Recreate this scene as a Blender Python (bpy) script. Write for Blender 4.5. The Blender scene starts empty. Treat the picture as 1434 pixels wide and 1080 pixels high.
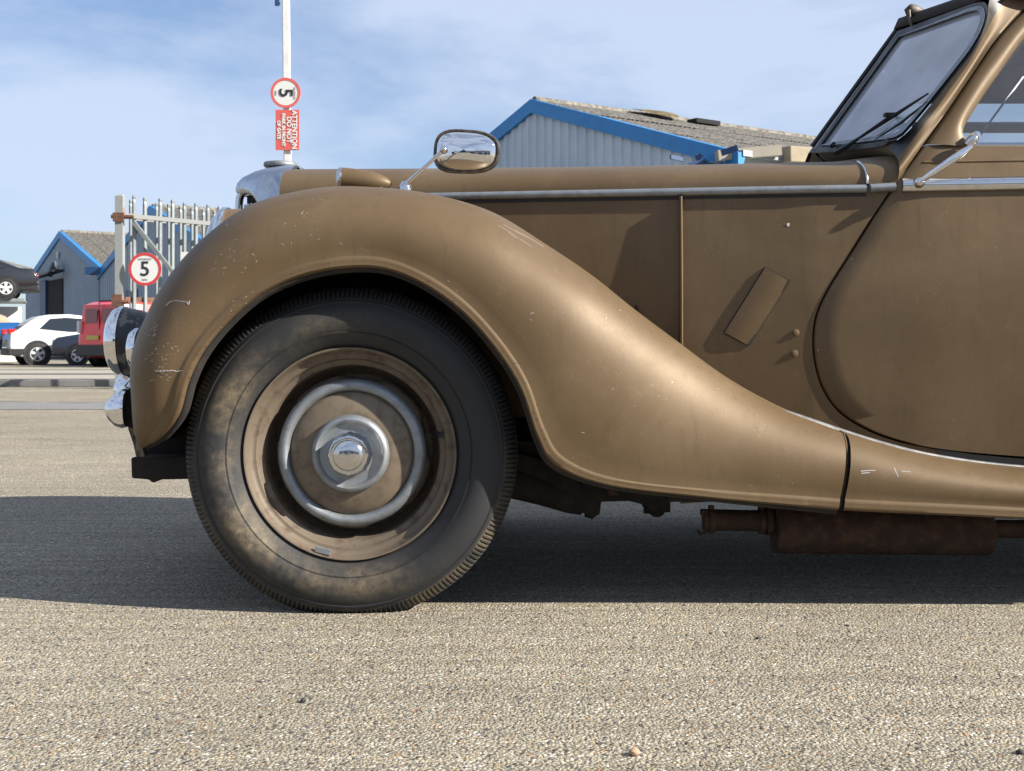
import bpy, math, random
import numpy as np
from mathutils import Vector, Matrix
from mathutils.bvhtree import BVHTree
random.seed(7); rng = np.random.default_rng(11)
R = math.radians; PI = math.pi
S = bpy.context.scene
C = S.collection

# ------------------------------------------------------------------ camera, sky, sun, exposure
F = 1700.0; HX = 717.0; HY = 485.0; CAMZ = 0.58          # focal in photo pixels, vanishing column, horizon row
cam = bpy.data.cameras.new('camera'); camo = bpy.data.objects.new('camera', cam); C.objects.link(camo)
camo.location = (0, 0, CAMZ); camo.rotation_euler = (R(90), 0, 0)
cam.sensor_width = 36; cam.lens = F/1434*36; cam.clip_start = .05; cam.clip_end = 3000
cam.shift_y = -(540-HY)/1434
cam.dof.use_dof = True; cam.dof.focus_distance = 2.7; cam.dof.aperture_fstop = 20
S.camera = camo
S.view_settings.view_transform = 'Standard'; S.view_settings.look = 'None'
S.view_settings.gamma = 1; S.view_settings.use_curve_mapping = False
S.view_settings.exposure = 1.25
AZ, EL = R(20), R(30)                                     # sun comes from +X, slightly from the camera's side
to_sun = Vector((math.cos(EL)*math.cos(AZ), -math.cos(EL)*math.sin(AZ), math.sin(EL)))
sun = bpy.data.lights.new('sun', 'SUN'); sun.energy = 5.0; sun.angle = R(.5); sun.color = (1, .93, .82)
suno = bpy.data.objects.new('sun', sun); C.objects.link(suno)
suno.rotation_euler = to_sun.to_track_quat('Z', 'Y').to_euler()
w = bpy.data.worlds.new('World'); S.world = w; w.use_nodes = True
nt = w.node_tree; N = nt.nodes; L = nt.links; N.clear()
out = N.new('ShaderNodeOutputWorld'); bg = N.new('ShaderNodeBackground'); bg.inputs[1].default_value = .05
sky = N.new('ShaderNodeTexSky'); sky.sky_type = 'NISHITA'; sky.sun_disc = False
sky.sun_elevation = EL; sky.sun_rotation = math.atan2(to_sun.x, to_sun.y); sky.air_density = 1.15; sky.dust_density = .25; sky.ozone_density = 3.0
tc = N.new('ShaderNodeTexCoord'); mp = N.new('ShaderNodeMapping'); mp.inputs['Scale'].default_value = (1.0, 1.0, 2.8)
mp.inputs['Location'].default_value = (.35, .2, .1); mp.inputs['Rotation'].default_value = (0, R(8), 0)
n1 = N.new('ShaderNodeTexNoise'); n1.inputs['Scale'].default_value = 2.5; n1.inputs['Detail'].default_value = 7; n1.inputs['Roughness'].default_value = .56; n1.inputs['Distortion'].default_value = .25
r1 = N.new('ShaderNodeValToRGB'); r1.color_ramp.elements[0].position = .34; r1.color_ramp.elements[1].position = .56
r1.color_ramp.elements[0].color = (.22, .22, .22, 1); r1.color_ramp.elements[1].color = (.88, .88, .88, 1)
mx = N.new('ShaderNodeMix'); mx.data_type = 'RGBA'; mx.inputs[7].default_value = (5.6, 6.5, 8.2, 1)
L.new(tc.outputs['Generated'], mp.inputs[0]); L.new(mp.outputs[0], n1.inputs[0]); L.new(n1.outputs[0], r1.inputs[0])
L.new(r1.outputs[0], mx.inputs[0]); tn = N.new('ShaderNodeVectorMath'); tn.operation = 'MULTIPLY'; tn.inputs[1].default_value = (.80, .92, 1.14); L.new(sky.outputs[0], tn.inputs[0]); L.new(tn.outputs[0], mx.inputs[6]); L.new(mx.outputs[2], bg.inputs[0]); L.new(bg.outputs[0], out.inputs[0])

# ------------------------------------------------------------------ helpers
def W(px, py, D): return Vector(((px-HX)*D/F, D, CAMZ-(py-HY)*D/F))
class MB:
    def __init__(s): s.v = []; s.f = []; s.m = []
    def add(s, vs, fs, mi=0):
        o = len(s.v); s.v += [tuple(p) for p in vs]; s.f += [tuple(i+o for i in f) for f in fs]; s.m += [mi]*len(fs); return s
    def box(s, c, d, rot=None, mi=0, taper=1):
        c = Vector(c); vs = []
        for z in (-1, 1):
            k = taper if z > 0 else 1
            for x, y in ((-1,-1),(1,-1),(1,1),(-1,1)):
                p = Vector((x*d[0]/2*k, y*d[1]/2*k, z*d[2]/2))
                if rot is not None: p = rot @ p
                vs.append(c+p)
        return s.add(vs, [(3,2,1,0),(4,5,6,7),(0,1,5,4),(1,2,6,5),(2,3,7,6),(3,0,4,7)], mi)
    def bar(s, a, b, wd, th, up=Vector((0,0,1)), mi=0):
        a = Vector(a); b = Vector(b); d = (b-a).normalized(); x = d.cross(up)
        if x.length < 1e-4: x = d.cross(Vector((0,1,0)))
        x.normalize(); y = x.cross(d)
        vs = [p + x*sx*wd/2 + y*sy*th/2 for p in (a, b) for sx, sy in ((-1,-1),(1,-1),(1,1),(-1,1))]
        return s.add(vs, [(3,2,1,0),(4,5,6,7),(0,1,5,4),(1,2,6,5),(2,3,7,6),(3,0,4,7)], mi)
    def grid(s, rows, closed=False, mi=0):
        n = len(rows[0]); vs = [p for r in rows for p in r]; fs = []
        for i in range(len(rows)-1):
            for j in range(n if closed else n-1):
                k = (j+1) % n; fs.append((i*n+j, i*n+k, (i+1)*n+k, (i+1)*n+j))
        return s.add(vs, fs, mi)
    def tube(s, pts, rad, seg=10, caps=True, mi=0):
        pts = [Vector(p) for p in pts]; rads = rad if isinstance(rad, (list, tuple)) else [rad]*len(pts)
        rows = []; px = None
        for i, p in enumerate(pts):
            d = (pts[min(i+1, len(pts)-1)]-pts[max(i-1, 0)]).normalized()
            if px is None:
                px = d.cross(Vector((0,0,1)))
                if px.length < .05: px = d.cross(Vector((0,1,0)))
            x = (px - d*px.dot(d)).normalized(); px = x; y = d.cross(x)
            rows.append([p+(x*math.cos(2*PI*k/seg)+y*math.sin(2*PI*k/seg))*rads[i] for k in range(seg)])
        s.grid(rows, True, mi)
        if caps:
            s.add(rows[0], [tuple(reversed(range(seg)))], mi); s.add(rows[-1], [tuple(range(seg))], mi)
        return s
    def lathe(s, prof, org, axis, seg=48, mi=0, up=None):
        axis = Vector(axis).normalized(); up = Vector(up) if up else (Vector((0,0,1)) if abs(axis.z) < .9 else Vector((0,1,0)))
        x = axis.cross(up).normalized(); y = x.cross(axis); org = Vector(org)
        rows = [[org+axis*a+(x*math.cos(2*PI*k/seg)+y*math.sin(2*PI*k/seg))*max(r, 1e-5) for k in range(seg)] for a, r in prof]
        return s.grid(rows, True, mi)
    def prism(s, poly, fn, a, b, mi=0):      # poly of 2-D points, fn(u, v, t) -> 3-D
        n = len(poly); vs = [fn(u, v, a) for u, v in poly]+[fn(u, v, b) for u, v in poly]
        fs = [tuple(range(n)), tuple(reversed(range(n, 2*n)))]+[(i, i+n, (i+1) % n+n, (i+1) % n) for i in range(n)]
        return s.add(vs, fs, mi)
    def build(s, name, mat, parent=None, smooth=None, bevel=0, solid=0, **tags):
        me = bpy.data.meshes.new(name); me.from_pydata(s.v, [], s.f)
        for m in (mat if isinstance(mat, (list, tuple)) else [mat]): me.materials.append(m)
        if any(s.m): me.polygons.foreach_set('material_index', s.m)
        import bmesh
        bm = bmesh.new(); bm.from_mesh(me); bmesh.ops.remove_doubles(bm, verts=bm.verts, dist=1e-6)
        bmesh.ops.recalc_face_normals(bm, faces=bm.faces); bm.to_mesh(me); bm.free()
        if smooth is not None:
            me.polygons.foreach_set('use_smooth', [True]*len(me.polygons)); me.set_sharp_from_angle(angle=R(smooth))
        o = bpy.data.objects.new(name, me); C.objects.link(o)
        if parent: o.parent = parent
        if bevel:
            b = o.modifiers.new('b', 'BEVEL'); b.width = bevel; b.segments = 2; b.limit_method = 'ANGLE'; b.angle_limit = R(35)
        if solid:
            q = o.modifiers.new('s', 'SOLIDIFY'); q.thickness = solid; q.offset = 0
        for k, v in tags.items(): o[k] = v
        return o
def thing(name, label, cat, loc=(0,0,0), rz=0, group=None):
    o = bpy.data.objects.new(name, None); C.objects.link(o); o.location = loc; o.rotation_euler = (0, 0, rz); o.empty_display_size = .1
    o['label'] = label; o['category'] = cat
    if group: o['group'] = group
    return o
def copy_tree(o, parent=None, **tags):
    c = o.copy(); C.objects.link(c); c.parent = parent
    if parent is not None: c.matrix_parent_inverse = o.matrix_parent_inverse.copy()
    for ch in list(o.children): copy_tree(ch, c)
    for k, v in tags.items(): c[k] = v
    return c
def cr(pts, n):                              # Catmull-Rom resample (centripetal-ish by index)
    P = [Vector(p) for p in pts]; P = [2*P[0]-P[1]]+P+[2*P[-1]-P[-2]]; o = []; m = len(P)-3
    for i in range(n):
        t = i/(n-1)*m; k = min(int(t), m-1); t -= k; a, b, c_, d = P[k:k+4]
        o.append(.5*((2*b)+(c_-a)*t+(2*a-5*b+4*c_-d)*t*t+(3*b-a-3*c_+d)*t**3))
    return o
def even(pts, n):                            # resample a dense polyline by arc length
    d = [0]
    for a, b in zip(pts, pts[1:]): d.append(d[-1]+(b-a).length)
    o = []; k = 0
    for i in range(n):
        t = d[-1]*i/(n-1)
        while k < len(pts)-2 and d[k+1] < t: k += 1
        f = (t-d[k])/max(d[k+1]-d[k], 1e-9); o.append(pts[k].lerp(pts[k+1], min(max(f, 0), 1)))
    return o
def interp(x, xs, ys): return float(np.interp(x, xs, ys))

# ------------------------------------------------------------------ materials
def mat(name, col, rough=.6, metal=0, spec=.5, coat=0, noise=None, bump=None, emit=None, trans=0, alpha=1):
    if metal < .7:
        col = tuple(c*.72 for c in col)
        if noise: noise = (noise[0], tuple(c*.72 for c in noise[1]))+tuple(noise[2:])
    m = bpy.data.materials.new(name); m.use_nodes = True; n = m.node_tree.nodes; l = m.node_tree.links; p = n['Principled BSDF']
    p.inputs['Base Color'].default_value = (*col, 1); p.inputs['Roughness'].default_value = rough; p.inputs['Metallic'].default_value = metal
    p.inputs['Specular IOR Level'].default_value = spec; p.inputs['Coat Weight'].default_value = coat; p.inputs['Coat Roughness'].default_value = .15
    p.inputs['Transmission Weight'].default_value = trans; p.inputs['Alpha'].default_value = alpha
    if noise or bump: c = n.new('ShaderNodeTexCoord')
    if noise:                                 # (scale, second colour, lo, hi, [roughness 2])
        t = n.new('ShaderNodeTexNoise'); t.inputs['Scale'].default_value = noise[0]; t.inputs['Detail'].default_value = 8; t.inputs['Roughness'].default_value = .62
        l.new(c.outputs['Object'], t.inputs[0])
        mr = n.new('ShaderNodeMapRange'); mr.inputs[1].default_value = noise[2]; mr.inputs[2].default_value = noise[3]; l.new(t.outputs[0], mr.inputs[0])
        x = n.new('ShaderNodeMix'); x.data_type = 'RGBA'; x.inputs[6].default_value = (*col, 1); x.inputs[7].default_value = (*noise[1], 1)
        l.new(mr.outputs[0], x.inputs[0]); l.new(x.outputs[2], p.inputs['Base Color'])
        if len(noise) > 4:
            y = n.new('ShaderNodeMix'); y.inputs[2].default_value = rough; y.inputs[3].default_value = noise[4]; l.new(mr.outputs[0], y.inputs[0]); l.new(y.outputs[0], p.inputs['Roughness'])
    if bump:
        t2 = n.new('ShaderNodeTexNoise'); t2.inputs['Scale'].default_value = bump[0]; t2.inputs['Detail'].default_value = 6; l.new(c.outputs['Object'], t2.inputs[0])
        b = n.new('ShaderNodeBump'); b.inputs['Strength'].default_value = bump[1]; b.inputs['Distance'].default_value = bump[2]
        l.new(t2.outputs[0], b.inputs['Height']); l.new(b.outputs[0], p.inputs['Normal'])
    return m

def paint_material(name, base, dull, metal, rough, chips=.5):
    m = bpy.data.materials.new(name); m.use_nodes = True; n = m.node_tree.nodes; l = m.node_tree.links; p = n['Principled BSDF']
    c = n.new('ShaderNodeTexCoord')
    def nz(sc, det=8, ro=.6, dist=0, scale=None):
        t = n.new('ShaderNodeTexNoise'); t.inputs['Scale'].default_value = sc; t.inputs['Detail'].default_value = det; t.inputs['Roughness'].default_value = ro; t.inputs['Distortion'].default_value = dist
        if scale:
            q = n.new('ShaderNodeMapping'); q.inputs['Scale'].default_value = scale; l.new(c.outputs['Object'], q.inputs[0]); l.new(q.outputs[0], t.inputs[0])
        else: l.new(c.outputs['Object'], t.inputs[0])
        return t
    def rg(src, a, b, lo=0, hi=1):
        q = n.new('ShaderNodeMapRange'); q.inputs[1].default_value = a; q.inputs[2].default_value = b; q.inputs[3].default_value = lo; q.inputs[4].default_value = hi; l.new(src, q.inputs[0]); return q.outputs[0]
    def mixc(f, a, b):
        q = n.new('ShaderNodeMix'); q.data_type = 'RGBA'
        if isinstance(a, tuple): q.inputs[6].default_value = (*a, 1)
        else: l.new(a, q.inputs[6])
        q.inputs[7].default_value = (*b, 1); l.new(f, q.inputs[0]); return q.outputs[2]
    big = nz(3.2, 6, .6, .6); mid = nz(22, 8, .7); streak = nz(9, 6, .6, 0, (6, 6, .9)); fine = nz(260, 3, .6); chip = nz(75, 6, .75, .3); where = nz(5, 3, .5)
    col = mixc(rg(big.outputs[0], .38, .66), base, dull)
    col = mixc(rg(streak.outputs[0], .54, .74, 0, .35), col, tuple(x*.62 for x in base))
    col = mixc(rg(mid.outputs[0], .56, .8, 0, .2), col, tuple(min(1, x*1.4+.02) for x in dull))
    mul = n.new('ShaderNodeMath'); mul.operation = 'MULTIPLY'; l.new(rg(chip.outputs[0], .70, .72), mul.inputs[0]); l.new(rg(where.outputs[0], .50, .6), mul.inputs[1])
    col = mixc(mul.outputs[0], col, (.42, .38, .32))
    mul2 = n.new('ShaderNodeMath'); mul2.operation = 'MULTIPLY'; l.new(rg(chip.outputs[0], .29, .27), mul2.inputs[0]); l.new(rg(where.outputs[0], .52, .40), mul2.inputs[1])
    col = mixc(mul2.outputs[0], col, (.06, .035, .022))
    blot = nz(1.6, 3, .5, .8); col = mixc(rg(blot.outputs[0], .45, .7, 0, .55), col, tuple(x*.78 for x in base))
    pit = nz(420, 2, .6); pm_ = n.new('ShaderNodeMath'); pm_.operation = 'MULTIPLY'; l.new(rg(pit.outputs[0], .68, .72), pm_.inputs[0]); l.new(rg(mid.outputs[0], .5, .62), pm_.inputs[1]); col = mixc(pm_.outputs[0], col, (.33, .28, .21))
    l.new(col, p.inputs['Base Color']); p.inputs['Specular IOR Level'].default_value = .32
    p.inputs['Metallic'].default_value = metal
    l.new(rg(mid.outputs[0], .3, .7, rough-.01, rough+.06), p.inputs['Roughness'])
    b = n.new('ShaderNodeBump'); b.inputs['Strength'].default_value = .06; b.inputs['Distance'].default_value = .002; l.new(fine.outputs[0], b.inputs['Height'])
    b2 = n.new('ShaderNodeBump'); b2.inputs['Strength'].default_value = .12; b2.inputs['Distance'].default_value = .012; l.new(nz(6, 2, .4).outputs[0], b2.inputs['Height']); l.new(b.outputs[0], b2.inputs['Normal'])
    l.new(b2.outputs[0], p.inputs['Normal'])
    return m
M = {}
M['paint'] = paint_material('oxidised bronze paint', (.108, .071, .036), (.134, .092, .051), .20, .47)
M['paint_side'] = M['paint']
M['chrome'] = mat('weathered chrome', (.60, .60, .60), .12, 1, noise=(60, (.48, .47, .46), .5, .8, .22))
M['chrome_clean'] = mat('bright chrome', (.72, .72, .73), .03, 1, noise=(14, (.62, .61, .60), .6, .9, .10))
M['alu'] = mat('dull aluminium', (.33, .36, .39), .52, .66, noise=(35, (.24, .25, .26), .45, .7, .58), bump=(80, .15, .002))
M['rubber'] = mat('black rubber', (.018, .018, .019), .75)
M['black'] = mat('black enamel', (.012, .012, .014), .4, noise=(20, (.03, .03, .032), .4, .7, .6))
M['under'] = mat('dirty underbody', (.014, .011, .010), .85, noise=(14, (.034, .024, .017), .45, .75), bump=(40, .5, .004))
M['rust'] = mat('rusty exhaust', (.055, .032, .025), .9, noise=(26, (.13, .066, .042), .46, .68), bump=(120, .7, .003))
M['wheel'] = mat('faded bronze wheel paint', (.165, .13, .093), .65, .15, noise=(30, (.11, .07, .048), .50, .66, .85), bump=(160, .2, .001))
M['cap'] = mat('hubcap bronze paint', (.195, .155, .11), .5, .2, noise=(42, (.13, .098, .066), .48, .70, .7), bump=(200, .15, .001))
M['dirty_iron'] = mat('bumper iron', (.22, .20, .17), .6, .4, noise=(25, (.07, .045, .03), .48, .6))
M['fabric'] = mat('dark hood fabric', (.035, .028, .024), .9, bump=(300, .4, .001))
M['lamp_shell'] = mat('peeling black lamp shell', (.014, .017, .022), .35, noise=(22, (.19, .18, .17), .535, .545, .7))
M['faint'] = mat('faint grey print', (.35,.36,.36), .6)
M['text'] = mat('black lettering', (.012, .012, .014), .6)
M['white_sign'] = mat('white sign face', (.80, .80, .78), .5)
M['red_sign'] = mat('faded red sign ink', (.62, .05, .05), .5)
M['pink_sign'] = mat('sun-faded red sign', (.72, .13, .11), .5)
M['galv'] = mat('galvanised steel', (.32, .36, .37), .5, .45, noise=(6, (.25, .28, .29), .4, .7))
M['galv_rust'] = mat('rusting painted post', (.31, .33, .33), .7, noise=(3.5, (.30, .15, .07), .55, .66))
M['rail'] = mat('shaded galvanised rail', (.25,.26,.26), .6, .3)  # galvanised steel with the shade on the rails put into its colour
M['rustbar'] = mat('rusty bar', (.20, .09, .05), .85, noise=(6, (.10, .05, .04), .4, .6))
M['clad'] = mat('blue-grey steel cladding', (.54, .65, .75), .55, noise=(.7, (.42, .53, .63), .4, .7))
M['clad2'] = mat('grey steel cladding', (.34, .42, .51), .55, noise=(.7, (.30, .375, .46), .4, .7))
M['blue'] = mat('blue fascia paint', (.008, .23, .60), .45, noise=(3, (.010, .19, .50), .45, .7))
M['darkblue'] = mat('dark blue door paint', (.012, .06, .17), .5)
M['roofsheet'] = mat('lichened fibre cement', (.29, .27, .235), .95, noise=(7, (.10, .09, .075), .40, .62), bump=(9, .9, .05))
M['moss'] = mat('dry moss', (.24, .18, .07), 1, noise=(4, (.10, .08, .04), .4, .6), bump=(30, 1, .05))
M['dark'] = mat('dark interior', (.01, .01, .012), .9)
M['white_pole'] = mat('white painted pole', (.86, .86, .84), .4, noise=(8, (.76, .75, .72), .5, .7))
M['glass_dark'] = mat('tinted car glass', (.02, .025, .03), .05, 0, spec=.8)
M['skin_lens'] = mat('lamp glass', (.55, .6, .65), .06, .3, spec=.8)
def car_glass(name, dust_sheen, tint):
    m = bpy.data.materials.new(name); m.use_nodes = True; n = m.node_tree.nodes; l = m.node_tree.links; n.clear()
    o = n.new('ShaderNodeOutputMaterial'); g = n.new('ShaderNodeBsdfGlossy'); g.inputs['Roughness'].default_value = .02; g.inputs[0].default_value = (.95, .97, 1, 1)
    t = n.new('ShaderNodeBsdfTransparent'); t.inputs[0].default_value = (*tint, 1)
    d = n.new('ShaderNodeBsdfDiffuse'); d.inputs[0].default_value = (.38, .39, .43, 1)  # grey film: sky reflection painted into the glass, strongest on the windscreen
    fr = n.new('ShaderNodeFresnel'); fr.inputs[0].default_value = 1.6
    c = n.new('ShaderNodeTexCoord'); z = n.new('ShaderNodeTexNoise'); z.inputs['Scale'].default_value = 6; z.inputs['Detail'].default_value = 8; l.new(c.outputs['Object'], z.inputs[0])
    mr = n.new('ShaderNodeMapRange'); mr.inputs[1].default_value = .3; mr.inputs[2].default_value = .8; mr.inputs[3].default_value = dust_sheen*.75; mr.inputs[4].default_value = dust_sheen*1.3; l.new(z.outputs[0], mr.inputs[0])
    a = n.new('ShaderNodeMixShader'); b = n.new('ShaderNodeMixShader')
    l.new(mr.outputs[0], a.inputs[0]); l.new(t.outputs[0], a.inputs[1]); l.new(d.outputs[0], a.inputs[2])
    l.new(fr.outputs[0], b.inputs[0]); l.new(a.outputs[0], b.inputs[1]); l.new(g.outputs[0], b.inputs[2]); l.new(b.outputs[0], o.inputs[0])
    return m
M['screen'] = car_glass('sky-sheen windscreen glass', .80, (.8, .83, .86))
M['side_glass'] = car_glass('side window glass', .10, (.74, .80, .83))

# tyre: rubber with brown dust in the sidewall
def tyre_mat():
    m = bpy.data.materials.new('dusty old tyre rubber'); m.use_nodes = True; n = m.node_tree.nodes; l = m.node_tree.links; p = n['Principled BSDF']
    c = n.new('ShaderNodeTexCoord'); t = n.new('ShaderNodeTexNoise'); t.inputs['Scale'].default_value = 7; t.inputs['Detail'].default_value = 9; t.inputs['Roughness'].default_value = .65; l.new(c.outputs['Object'], t.inputs[0])
    at = n.new('ShaderNodeAttribute'); at.attribute_name = 'dust_sheen'
    mr = n.new('ShaderNodeMapRange'); mr.inputs[1].default_value = .42; mr.inputs[2].default_value = .62; l.new(t.outputs[0], mr.inputs[0])
    t3 = n.new('ShaderNodeTexNoise'); t3.inputs['Scale'].default_value = 55; t3.inputs['Detail'].default_value = 8; t3.inputs['Roughness'].default_value = .75; l.new(c.outputs['Object'], t3.inputs[0])
    mr3 = n.new('ShaderNodeMapRange'); mr3.inputs[1].default_value = .34; mr3.inputs[2].default_value = .62; mr3.inputs[3].default_value = .15; l.new(t3.outputs[0], mr3.inputs[0])
    mu0 = n.new('ShaderNodeMath'); mu0.operation = 'MULTIPLY'; l.new(mr3.outputs[0], mu0.inputs[0]); l.new(at.outputs['Fac'], mu0.inputs[1])
    mu = n.new('ShaderNodeMath'); mu.operation = 'MULTIPLY'; l.new(mr.outputs[0], mu.inputs[0]); l.new(mu0.outputs[0], mu.inputs[1])
    x = n.new('ShaderNodeMix'); x.data_type = 'RGBA'; x.inputs[6].default_value = (.012, .013, .015, 1); x.inputs[7].default_value = (.19, .145, .085, 1)
    l.new(mu.outputs[0], x.inputs[0]); l.new(x.outputs[2], p.inputs['Base Color']); p.inputs['Roughness'].default_value = .68
    t2 = n.new('ShaderNodeTexNoise'); t2.inputs['Scale'].default_value = 140; t2.inputs['Detail'].default_value = 4; l.new(c.outputs['Object'], t2.inputs[0])
    b = n.new('ShaderNodeBump'); b.inputs['Strength'].default_value = .2; b.inputs['Distance'].default_value = .001; l.new(t2.outputs[0], b.inputs['Height']); l.new(b.outputs[0], p.inputs['Normal'])
    return m
M['tyre'] = tyre_mat()

def ground_mat():
    m = bpy.data.materials.new('worn aggregate tarmac'); m.use_nodes = True; n = m.node_tree.nodes; l = m.node_tree.links; p = n['Principled BSDF']
    c = n.new('ShaderNodeTexCoord')
    def vor(sc, rnd=1.0):
        v = n.new('ShaderNodeTexVoronoi'); v.inputs['Scale'].default_value = sc; v.inputs['Randomness'].default_value = rnd; l.new(wmap, v.inputs['Vector']); return v
    nw = n.new('ShaderNodeTexNoise'); nw.inputs['Scale'].default_value = 90; nw.inputs['Detail'].default_value = 2; l.new(c.outputs['Object'], nw.inputs[0])
    sc = n.new('ShaderNodeVectorMath'); sc.operation = 'SCALE'; sc.inputs['Scale'].default_value = .006; l.new(nw.outputs['Color'], sc.inputs[0])
    ad = n.new('ShaderNodeVectorMath'); l.new(c.outputs['Object'], ad.inputs[0]); l.new(sc.outputs[0], ad.inputs[1]); wmap = ad.outputs[0]
    v1 = vor(170); v2 = vor(350)
    def ramp(src, stops):
        r = n.new('ShaderNodeValToRGB'); e = r.color_ramp.elements; r.color_ramp.interpolation = 'CONSTANT'
        e[0].position = 0; e[0].color = (*stops[0][1], 1); e[1].position = stops[1][0]; e[1].color = (*stops[1][1], 1)
        for a, b in stops[2:]:
            q = e.new(a); q.color = (*b, 1)
        l.new(src, r.inputs[0]); return r.outputs[0]
    def sep(v):
        s = n.new('ShaderNodeSeparateColor'); l.new(v.outputs['Color'], s.inputs[0]); return s
    s1 = sep(v1); s2 = sep(v2)
    K = .82
    kk = lambda L_: [(a, (r_*K*1.01, g_*K*.965, b_*K*.91)) for a, (r_, g_, b_) in L_]
    c1 = ramp(s1.outputs[0], kk([(0, (.36, .33, .25)), (.18, (.45, .42, .34)), (.36, (.27, .25, .20)), (.5, (.56, .53, .46)), (.62, (.22, .21, .19)), (.70, (.46, .37, .23)), (.78, (.40, .25, .14)), (.82, (.17, .17, .18)), (.88, (.78, .75, .69)), (.94, (.07, .065, .065))]))
    c2 = ramp(s2.outputs[0], kk([(0, (.37, .345, .27)), (.3, (.45, .425, .34)), (.52, (.25, .23, .185)), (.72, (.53, .50, .43)), (.90, (.13, .12, .10))]))
    sel = n.new('ShaderNodeMath'); sel.operation = 'GREATER_THAN'; sel.inputs[1].default_value = .55; l.new(s1.outputs[1], sel.inputs[0])
    mx = n.new('ShaderNodeMix'); mx.data_type = 'RGBA'; l.new(sel.outputs[0], mx.inputs[0]); l.new(c2, mx.inputs[6]); l.new(c1, mx.inputs[7])
    # dark binder in the gaps
    gp = n.new('ShaderNodeMapRange'); gp.inputs[1].default_value = .35; gp.inputs[2].default_value = .75; gp.inputs[3].default_value = 0; gp.inputs[4].default_value = .5; l.new(v1.outputs['Distance'], gp.inputs[0])
    mg = n.new('ShaderNodeMix'); mg.data_type = 'RGBA'; l.new(gp.outputs[0], mg.inputs[0]); l.new(mx.outputs[2], mg.inputs[6]); mg.inputs[7].default_value = (.11, .10, .085, 1)
    # broad tone patches
    nb = n.new('ShaderNodeTexNoise'); nb.inputs['Scale'].default_value = 1.1; nb.inputs['Detail'].default_value = 5; l.new(c.outputs['Object'], nb.inputs[0])
    rb = n.new('ShaderNodeMapRange'); rb.inputs[1].default_value = .3; rb.inputs[2].default_value = .7; rb.inputs[3].default_value = .86; rb.inputs[4].default_value = 1.12; l.new(nb.outputs[0], rb.inputs[0])
    mm = n.new('ShaderNodeVectorMath'); mm.operation = 'SCALE'; l.new(mg.outputs[2], mm.inputs[0]); l.new(rb.outputs[0], mm.inputs['Scale'])
    ms = n.new('ShaderNodeMapping'); ms.inputs['Scale'].default_value = (1.2, 26, 1); ms.inputs['Rotation'].default_value = (0, 0, R(-7)); l.new(c.outputs['Object'], ms.inputs[0])
    ns = n.new('ShaderNodeTexNoise'); ns.inputs['Scale'].default_value = 1.0; ns.inputs['Detail'].default_value = 5; ns.inputs['Distortion'].default_value = .4; l.new(ms.outputs[0], ns.inputs[0])
    rs = n.new('ShaderNodeMapRange'); rs.inputs[1].default_value = .35; rs.inputs[2].default_value = .65; rs.inputs[3].default_value = .86; rs.inputs[4].default_value = 1.10; l.new(ns.outputs[0], rs.inputs[0])
    nst = n.new('ShaderNodeTexNoise'); nst.inputs['Scale'].default_value = 2.3; nst.inputs['Detail'].default_value = 7; nst.inputs['Roughness'].default_value = .65; l.new(c.outputs['Object'], nst.inputs[0])
    rst = n.new('ShaderNodeMapRange'); rst.inputs[1].default_value = .60; rst.inputs[2].default_value = .74; rst.inputs[3].default_value = 1; rst.inputs[4].default_value = .62; l.new(nst.outputs[0], rst.inputs[0])
    pr_ = n.new('ShaderNodeMath'); pr_.operation = 'MULTIPLY'; l.new(rs.outputs[0], pr_.inputs[0]); l.new(rst.outputs[0], pr_.inputs[1])
    m2 = n.new('ShaderNodeVectorMath'); m2.operation = 'SCALE'; l.new(mm.outputs[0], m2.inputs[0]); l.new(pr_.outputs[0], m2.inputs['Scale'])
    l.new(m2.outputs[0], p.inputs['Base Color']); p.inputs['Roughness'].default_value = .9; p.inputs['Specular IOR Level'].default_value = .25
    # relief
    h = n.new('ShaderNodeMath'); h.operation = 'MULTIPLY_ADD'; h.inputs[1].default_value = -1.0; l.new(v1.outputs['Distance'], h.inputs[0]); l.new(s1.outputs[2], h.inputs[2])
    b = n.new('ShaderNodeBump'); b.inputs['Strength'].default_value = .9; b.inputs['Distance'].default_value = .0045; l.new(h.outputs[0], b.inputs['Height'])
    h2 = n.new('ShaderNodeMath'); h2.operation = 'MULTIPLY_ADD'; h2.inputs[1].default_value = -1.0; l.new(v2.outputs['Distance'], h2.inputs[0]); l.new(s2.outputs[2], h2.inputs[2])
    b2 = n.new('ShaderNodeBump'); b2.inputs['Strength'].default_value = .6; b2.inputs['Distance'].default_value = .0015; l.new(h2.outputs[0], b2.inputs['Height']); l.new(b.outputs[0], b2.inputs['Normal'])
    l.new(b2.outputs[0], p.inputs['Normal'])
    return m
M['ground'] = ground_mat()
M['strip'] = mat('grey concrete strip', (.24, .235, .225), .9, noise=(3, (.19, .185, .175), .4, .7), bump=(60, .5, .004))
M['seam_shade'] = mat('dark shadow seam', (.055, .052, .050), .9, noise=(8, (.10, .09, .08), .4, .7))  # ground shadow bands painted as dark seam strips
M['slab'] = mat('pale concrete slab', (.42, .385, .32), .9, noise=(2, (.34, .31, .26), .4, .7), bump=(60, .4, .004))

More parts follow.
